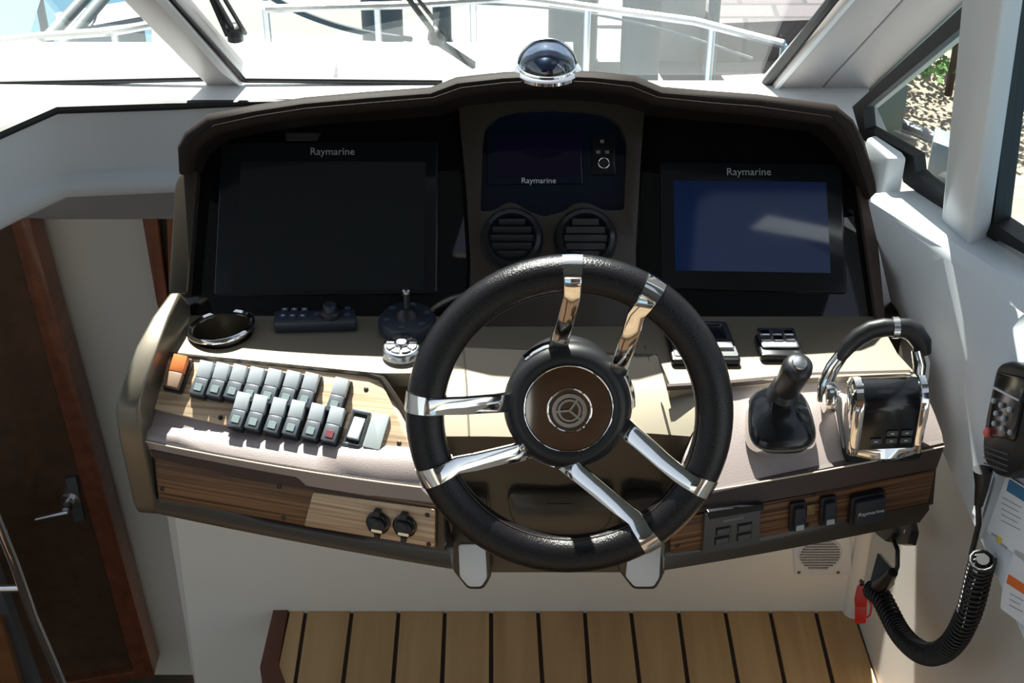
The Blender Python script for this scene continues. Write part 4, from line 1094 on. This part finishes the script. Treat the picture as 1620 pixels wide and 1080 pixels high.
# catmull
def cat(P, m=12):
    out = []; P = [P[0]] + list(P) + [P[-1]]
    for i in range(1, len(P) - 2):
        for k in range(m):
            t = k / m
            a, b, c, d = P[i - 1], P[i], P[i + 1], P[i + 2]
            out.append(0.5 * ((2 * b) + (c - a) * t + (2 * a - 5 * b + 4 * c - d) * t * t + (3 * b - a - 3 * c + d) * t ** 3))
    out.append(P[-2]); return out
cc = cat(cp, 14)
L = [0]
for i in range(1, len(cc)): L.append(L[-1] + (cc[i] - cc[i - 1]).length)
turns = 62; spt = 12; n = turns * spt
helix = []
ref = Vector((1, 0, 0)); j = 0
for i in range(n + 1):
    s_ = L[-1] * i / n
    while j < len(L) - 2 and L[j + 1] < s_: j += 1
    f = (s_ - L[j]) / max(1e-6, L[j + 1] - L[j]); p = cc[j].lerp(cc[j + 1], min(1, f))
    t = (cc[min(j + 2, len(cc) - 1)] - cc[max(j - 1, 0)]).normalized()
    a = (ref - t * ref.dot(t)).normalized(); b = t.cross(a)
    ph = 2 * math.pi * i / spt; rr_ = 0.0135
    helix.append(p + a * rr_ * math.cos(ph) + b * rr_ * math.sin(ph))
part('coil', G().tube(helix, 0.0024, 6), BLACK, cord, 'W', smooth=80)
part('core', G().tube(cc[::4] + [cc[-1]], 0.0075, 10), BLACK, cord, 'W')

# black mounting bracket under the console corner
def low(px, py, x=0.548):
    d = ray(px, py); return CAMV + d * (x / d.x)
br = thing('cord_bracket', 'small black bracket with socket on the wall under the console corner', 'bracket', low(1430, 840))
LP = Plane(low(1430, 840, 0.55), (-1, 0.1, 0.25), Vector((0, -1, 0)))
def sp3(name, pts, h0, h1, m, parent, bevel=0.001, r=0.002, pl=LP, label=None):
    return part(name, G().slab(rnd([pl.loc(*p) for p in pts], r), h0, h1), m, parent, pl.M, bevel, label=label)
sp3('plate', [(1424, 826), (1446, 822), (1450, 842), (1445, 862), (1428, 862), (1420, 845)], -0.004, 0.008, BLACK, br)
sp3('arm', [(1394, 835), (1425, 828), (1428, 846), (1416, 860), (1400, 848)], 0.0, 0.014, BLACK, br)
part('screw', G().lathe([(0.003, 0.008), (0.003, 0.0095), (0.001, 0.010)], 12), CHROMES, br, LP.at(1441, 843))
part('lead', G().tube([low(1412, 850, .54), low(1420, 870, .54), low(1420, 895, .54), low(1413, 915, .54), low(1402, 930, .54)], 0.0032, 10), BLACK, br, 'W')
mc = thing('cord_socket', 'grey triangular socket plate where the coiled cord plugs in', 'socket', low(1395, 915))
sp3('plate', [(1391, 874), (1416, 902), (1413, 925), (1398, 938), (1376, 930)], -0.004, 0.006, GREYP, mc, pl=Plane(low(1395, 915, .54), (-1, -0.9, 0.9), Vector((0, -1, 0))))
part('plug', G().tube([low(1413, 905, .535), low(1400, 922, .532), low(1384, 934, .53)], [0.007, 0.010, 0.011], 14), BLACK, mc, 'W')
rt = thing('kill_switch_tag', 'red plastic safety tag hanging beside the coiled cord', 'tag', low(1364, 950, .52))
RPn = Plane(low(1364, 950, .52), (-0.3, -1, 0.3))
def sp4(name, pts, h0, h1, m, bevel=0.001, r=0.002): return part(name, G().slab(rnd([RPn.loc(*p) for p in pts], r), h0, h1), m, rt, RPn.M, bevel)
sp4('upper_clip', [(1356, 925), (1368, 923), (1374, 938), (1372, 955), (1354, 955), (1352, 944)], 0, 0.012, REDM)
sp4('lower_body', [(1353, 953), (1372, 953), (1371, 981), (1353, 982)], 0, 0.010, REDM)
part('hook', G().tube([RPn.hit(1362, 926), RPn.hit(1365, 920), RPn.hit(1360, 918)], 0.003, 8), SCREW, rt, 'W')
part('lanyard', G().tube([RPn.hit(1372, 940), RPn.hit(1379, 958), RPn.hit(1377, 972), RPn.hit(1370, 978)], 0.0016, 8), REDM, rt, 'W')

# stickers on the side wall
def sticker(name, label, pts, parts_):
    t = thing(name, label, 'sticker', wallp(*pts[0]))
    part('sheet', G().slab(rnd([WPL.loc(*p) for p in pts], 0.004), 0.0035, 0.0043), STICK, t, WPL.M)
    for nm_, q, m in parts_:
        part(nm_, G().slab([WPL.loc(*p) for p in q], 0.0043, 0.0046), m, t, WPL.M)
    return t
def lines(x0, y0, x1, n, dy, sk=0.55):
    out = []
    for k in range(n):
        y = y0 + k * dy; e = x1 - (k * 5) % 9
        out.append(('text_line', [(x0 - k * .6, y), (e, y + (e - x0) * sk), (e, y + (e - x0) * sk + 1.6), (x0 - k * .6, y + 1.6)], INK))
    return out
sticker('notice_sticker', 'faint lilac printed notice left of the radio lead', [(1563, 742), (1577, 752), (1557, 822), (1543, 812)],
        [('text_line', [(1562 - k * 2.0, 752 + k * 7), (1572 - k * 2.0, 759 + k * 7), (1572 - k * 2, 760.5 + k * 7), (1562 - k * 2.0, 753.5 + k * 7)], INK) for k in range(8)])
sticker('safety_sticker', 'white printed sticker with blue header right of the radio lead', [(1598, 752), (1660, 790), (1640, 900), (1566, 840)],
        [('header', [(1603, 758), (1660, 793), (1660, 815), (1598, 776)], BLUEI)] + lines(1592, 786, 1622, 5, 9) +
        [('logo_bar', [(1575, 842), (1584, 848), (1583, 851), (1574, 845)], INK), ('logo_mark', [(1583, 846), (1592, 852), (1590, 862), (1581, 856)], YEL), ('logo_bar', [(1590, 858), (1600, 866), (1599, 869), (1589, 861)], INK)])
sticker('warning_sticker', 'white warning sticker with orange band at the right edge', [(1612, 868), (1680, 910), (1680, 1030), (1588, 962), (1592, 930)],
        [('band', [(1602, 908), (1660, 946), (1660, 962), (1598, 922)], ORI)] + lines(1604, 938, 1625, 3, 9))

# shut-off plug cover in side wall ledge
# ================================================================== OUTSIDE
GZ = -3.5
def gz(px, py, z=GZ): return pz(px, py, z)
struct('ground_1', G().box((0, 60, CZ + GZ - 0.8), (160, 160, 0.1)), WATER)
def quay(pts, z, name, m, label=None, cat=None, th_=0.5):
    g = G(); a = [gz(*p, z) for p in pts]
    g.loft([[p + Vector((0, 0, -th_)) for p in a], a]); return struct(name, g, m)
quay([(1010, 160), (1900, 400), (2600, 40), (1900, -420), (1010, -420)], GZ, 'ground_2', CONC)
quay([(1112, 150), (1240, 170), (1330, 60), (1330, 32), (1112, 42)], GZ + 0.02, 'ground_3', PAVE, th_=0.06)
quay([(1112, 38), (1320, 30), (1320, -60), (1112, -60)], GZ + 0.25, 'ground_4', STONE, th_=0.4)
quay([(240, 95), (1010, 98), (1010, -60), (240, -60)], GZ + 0.1, 'ground_5', CONC)

def solid(name, label, cat, quad, z0, z1, m, grp=None, th_=None):
    """upright block standing on a sighted footprint"""
    a = [pz(*p, z0) for p in quad]
    t = thing(name, label, cat, a[0], grp)
    part('body', G().loft([a, [p + Vector((0, 0, z1 - z0)) for p in a]]), m, t, 'W', 0.01)
    return t
def pile(px, py, r, label, h=3.2):
    b = pz(px, py, GZ + 0.1)
    t = thing('dock_piling', label, 'piling', b, 'grey pilings on the quay')
    part('post', G().lathe([(r, -1.0), (r, h), (r * 0.8, h + 0.05)], 18, Matrix.Translation(b)), PILE, t, 'W')
    part('collar', G().lathe([(r * 1.15, 0.55), (r * 1.2, 0.6), (r * 1.2, 0.75), (r * 1.15, 0.8)], 18, Matrix.Translation(b)), HULL, t, 'W')
pile(607, 78, 0.11, 'grey piling just right of the left wiper')
pile(905, 92, 0.13, 'thick grey piling behind the compass')
pile(1010, 130, 0.10, 'grey piling right of the compass')
pile(1120, 140, 0.03, 'thin pole left of the pink paving')
pile(700, 60, 0.05, 'thin piling behind the right wiper')
def rails(name, label, pts, z, r=0.018, n_st=5):
    P_ = [pz(*p, z) for p in pts]
    t = thing(name, label, 'railing', P_[0], 'stainless rails outside the windscreen')
    part('top_rail', G().tube(P_, r, 8), CHROMES, t, 'W')
    part('mid_rail', G().tube([p + Vector((0, 0.0, -0.28)) for p in P_], r * 0.7, 8), CHROMES, t, 'W')
    for k in range(n_st):
        f = k / max(1, n_st - 1) * (len(P_) - 1); i = min(int(f), len(P_) - 2)
        q = P_[i].lerp(P_[i + 1], f - i)
        part('stanchion', G().tube([q, q + Vector((0, 0, -0.6))], r * 0.8, 8), CHROMES, t, 'W')
rails('bow_railing', 'stainless bow rail crossing in front of the quay', [(420, 14), (640, 8), (820, -4), (1100, 34), (1240, 70)], -1.25, 0.009, 6)
rails('bow_railing', 'stainless side rail seen through the left windscreen', [(-40, 70), (60, 58), (180, 50), (300, 28)], -1.2, 0.009, 4)
# own foredeck with sunpads
fd = []
for x, h in ((-1.9, -.03), (-1.3, -.012), (-0.8, 0), (-0.4, 0), (-0.08, 0), (0.0, -.02), (0.36, -.05)):
    fd.append([Vector((x, 1.978, CZ - 0.962 + h)), Vector((x, 2.16, CZ - 0.985 + h * 1.6)), Vector((x, 2.4, CZ - 1.12 + h)), Vector((x, 4.0, CZ - 2.2)), Vector((x, 4.0, CZ - 2.4)), Vector((x, 1.978, CZ - 1.15))])
struct('floor_foredeck', G().loft(fd), HULL, smooth=60)
def pad(label, xs):
    """xs: list of (x, far height) stations"""
    t = thing('sunpad_cushion', label, 'cushion', Vector((xs[0][0], 2.05, CZ - 0.98)))
    rings = []
    for x, z in xs:
        rings.append([Vector((x, 2.0, CZ - 1.02)), Vector((x, 2.0, CZ - 0.972 + (z + .972) * .3)), Vector((x, 2.02, CZ - .962 + (z + .972) * .5)), Vector((x, 2.14, CZ + z + .004)), Vector((x, 2.19, CZ + z)), Vector((x, 2.215, CZ + z - .02)), Vector((x, 2.21, CZ - 1.05))])
    part('cushion', G().loft(rings), CUSH, t, 'W', smooth=60)
pad('ivory sunpad cushion behind the left windscreen pane', [(-.715, -1.01), (-.70, -.992), (-.60, -.987), (-.50, -.984), (-.452, -.983)])
pad('ivory sunpad cushion in front of the wide windscreen', [(-.44, -.985), (-.36, -.982), (-.325, -.978), (-.28, -.968), (-.235, -.965), (-.20, -.967), (-.15, -.985), (-.11, -1.0)])
# wipers
def wiper(label, a, b, c):
    h = 0.02 * (1 if True else -1)
    A_, B_, C_ = [WS.hit(*p) - WS.n * 0.02 for p in (a, b, c)]
    t = thing('wiper', label, 'wiper', C_)
    part('arm', G().tube([A_, B_], 0.004, 8), BLACK, t, 'W')
    part('blade', G().strap([B_ + Vector((-0.01, 0, 0)), C_], WS.n, 0.006, 0.010), RUBBER, t, 'W')
    part('arm', G().tube([A_ + Vector((0.012, 0, 0)), B_ + Vector((0.014, 0, 0))], 0.003, 8), BLACK, t, 'W')
    part('pivot', G().lathe([(0.011, -0.01), (0.011, 0.01), (0.006, 0.014)], 16, Matrix.Translation(B_)), BLACK, t, 'W')
wiper('dark wiper leaning beside the left mullion', (322, -10), (370, 72), (300, -60))
wiper('blue grey wiper standing in the middle of the windscreen', (640, 10), (690, 76), (750, 122))
# dockside lockers, pedestal and lines
solid('dock_locker', 'white slanted dock locker beyond the left windscreen pane', 'locker', ((100, 92), (232, 68), (222, 40), (94, 62)), GZ, GZ + .16, HULL)
solid('power_pedestal', 'tall white dock pedestal left of the pink paving', 'pedestal', ((1030, 98), (1110, 100), (1108, 78), (1030, 76)), GZ, GZ + .75, HULL)
solid('dock_locker', 'pale low dock locker between two pilings behind the compass', 'locker', ((935, 70), (1000, 72), (996, 50), (935, 48)), GZ, GZ + .12, HULL)
solid('dock_locker', 'small pale locker beside the piling right of the left wiper', 'locker', ((640, 26), (690, 28), (688, 10), (640, 8)), GZ, GZ + .10, HULL)
def rope(name, label, pts, r, m, cat='line'):
    P_ = [pyy(a, b, y) for a, b, y in pts]
    t = thing(name, label, cat, P_[0]); part('strand', G().tube(cat_(P_), r, 8), m, t, 'W')
    part('end_fitting', G().lathe([(r * 1.8, -0.02), (r * 1.8, 0.02)], 10, Matrix.Translation(P_[0])), CHROMES, t, 'W')
def cat_(P): return cat(P, 8)
rope('mooring_line', 'pale mooring line crossing behind the compass to the paving', ((700, 2, 5.5), (880, 14, 6.2), (1040, 44, 6.6), (1190, 92, 6.9)), 0.006, HULL)
rope('mooring_line', 'white line crossing the left windscreen pane', ((-20, 70, 5), (60, 62, 5), (120, 52, 5.2), (240, 36, 5.5)), 0.008, HULL)
rope('shore_cable', 'thin dark curved cable at the top of the left windscreen pane', ((150, -20, 4), (153, 20, 4), (140, 45, 4), (105, 56, 4), (68, 62, 4)), 0.003, PILE, 'cable')
rope('shore_cable', 'grey sagging cable across the middle of the windscreen', ((420, -10, 5.5), (480, 22, 5.6), (560, 48, 5.8), (650, 62, 6.0)), 0.012, PILE, 'cable')
cv2 = thing('blue_awning', 'faded blue canvas awning at the far left outside', 'awning', pz(30, 60, -2.6))
part('canvas', G().loft([[pz(-60, 110, -2.62), pz(30, 110, -2.62), pz(70, -20, -2.62), pz(-60, -20, -2.62)], [pz(-60, 110, -2.6), pz(30, 110, -2.6), pz(70, -20, -2.6), pz(-60, -20, -2.6)]]), BLUEC, cv2, 'W')
for q in ((-50, 100), (25, 100), (60, -10)):
    b = pz(*q, -2.62); part('post', G().tube([b, b + Vector((0, 0, -0.9))], 0.02, 8), PILE, cv2, 'W')
# tall raking poles by the left pane
for (a, b, lab) in (((150, -20), (12, 128), 'raking grey pole crossing the left windscreen pane, outer one'), ((178, -20), (52, 128), 'raking grey pole crossing the left windscreen pane, inner one')):
    A_ = pyy(*a, 3.3); B_ = pyy(*b, 2.9)
    t = thing('rigging_pole', lab, 'pole', B_)
    part('tube', G().tube([B_, A_], 0.014, 10), PILE, t, 'W'); part('foot', G().lathe([(0.03, 0), (0.03, 0.02), (0.015, 0.03)], 16, Matrix.Translation(B_)), CHROMES, t, 'W')

# right side outdoors: paving, low wall, posts, bush
quay([(1360, 330), (1640, 420), (1800, 60), (1520, -60), (1400, 60)], -3.3, 'ground_6', PAVE2, th_=0.06)
t = solid('garden_wall', 'grey green garden wall seen through the quarter window', 'wall', ((1380, 205), (1424, 222), (1424, 196), (1384, 180)), -3.3, -3.02, mat('grey green render', (0.13, 0.16, 0.14), 0.7))
t = solid('kerb_wall', 'long white kerb beyond the quarter window', 'kerb', ((1362, 178), (1505, 240), (1507, 232), (1364, 171)), -3.3, -3.26, HULL)
t = solid('utility_box', 'pale blue grey box behind the quarter window', 'box', ((1464, 286), (1494, 298), (1497, 274), (1468, 262)), -3.3, -3.1, mat('pale blue box', (0.16, 0.20, 0.23), 0.5))
bb = pz(1500, 150, -3.2)
bush = thing('garden_bush', 'leafy green bush at the top of the quarter window', 'bush', bb)
part('stem', G().tube([bb, bb + Vector((0, 0, 0.4))], 0.02, 8), SCREW, bush, 'W')
g = G()
random.seed(7)
for k in range(2600):
    v = Vector((random.gauss(0, 1), random.gauss(0, 1), random.gauss(0, 1))).normalized() * (0.45 + 0.25 * random.random())
    c = bb + Vector((0.08, 0.38, 0.42)) + Vector((v.x * .75, v.y * .8, v.z * .7))
    d = Vector((random.gauss(0, 1), random.gauss(0, 1), random.gauss(0, 1))).normalized(); e = d.orthogonal().normalized()
    s_ = 0.028
    vs = [g.b.verts.new(c + d * s_), g.b.verts.new(c + e * s_ * .5), g.b.verts.new(c - d * s_), g.b.verts.new(c - e * s_ * .5)]
    g.b.faces.new(vs)
fo = part('foliage', g, LEAF, bush, 'W'); fo['kind'] = 'stuff'
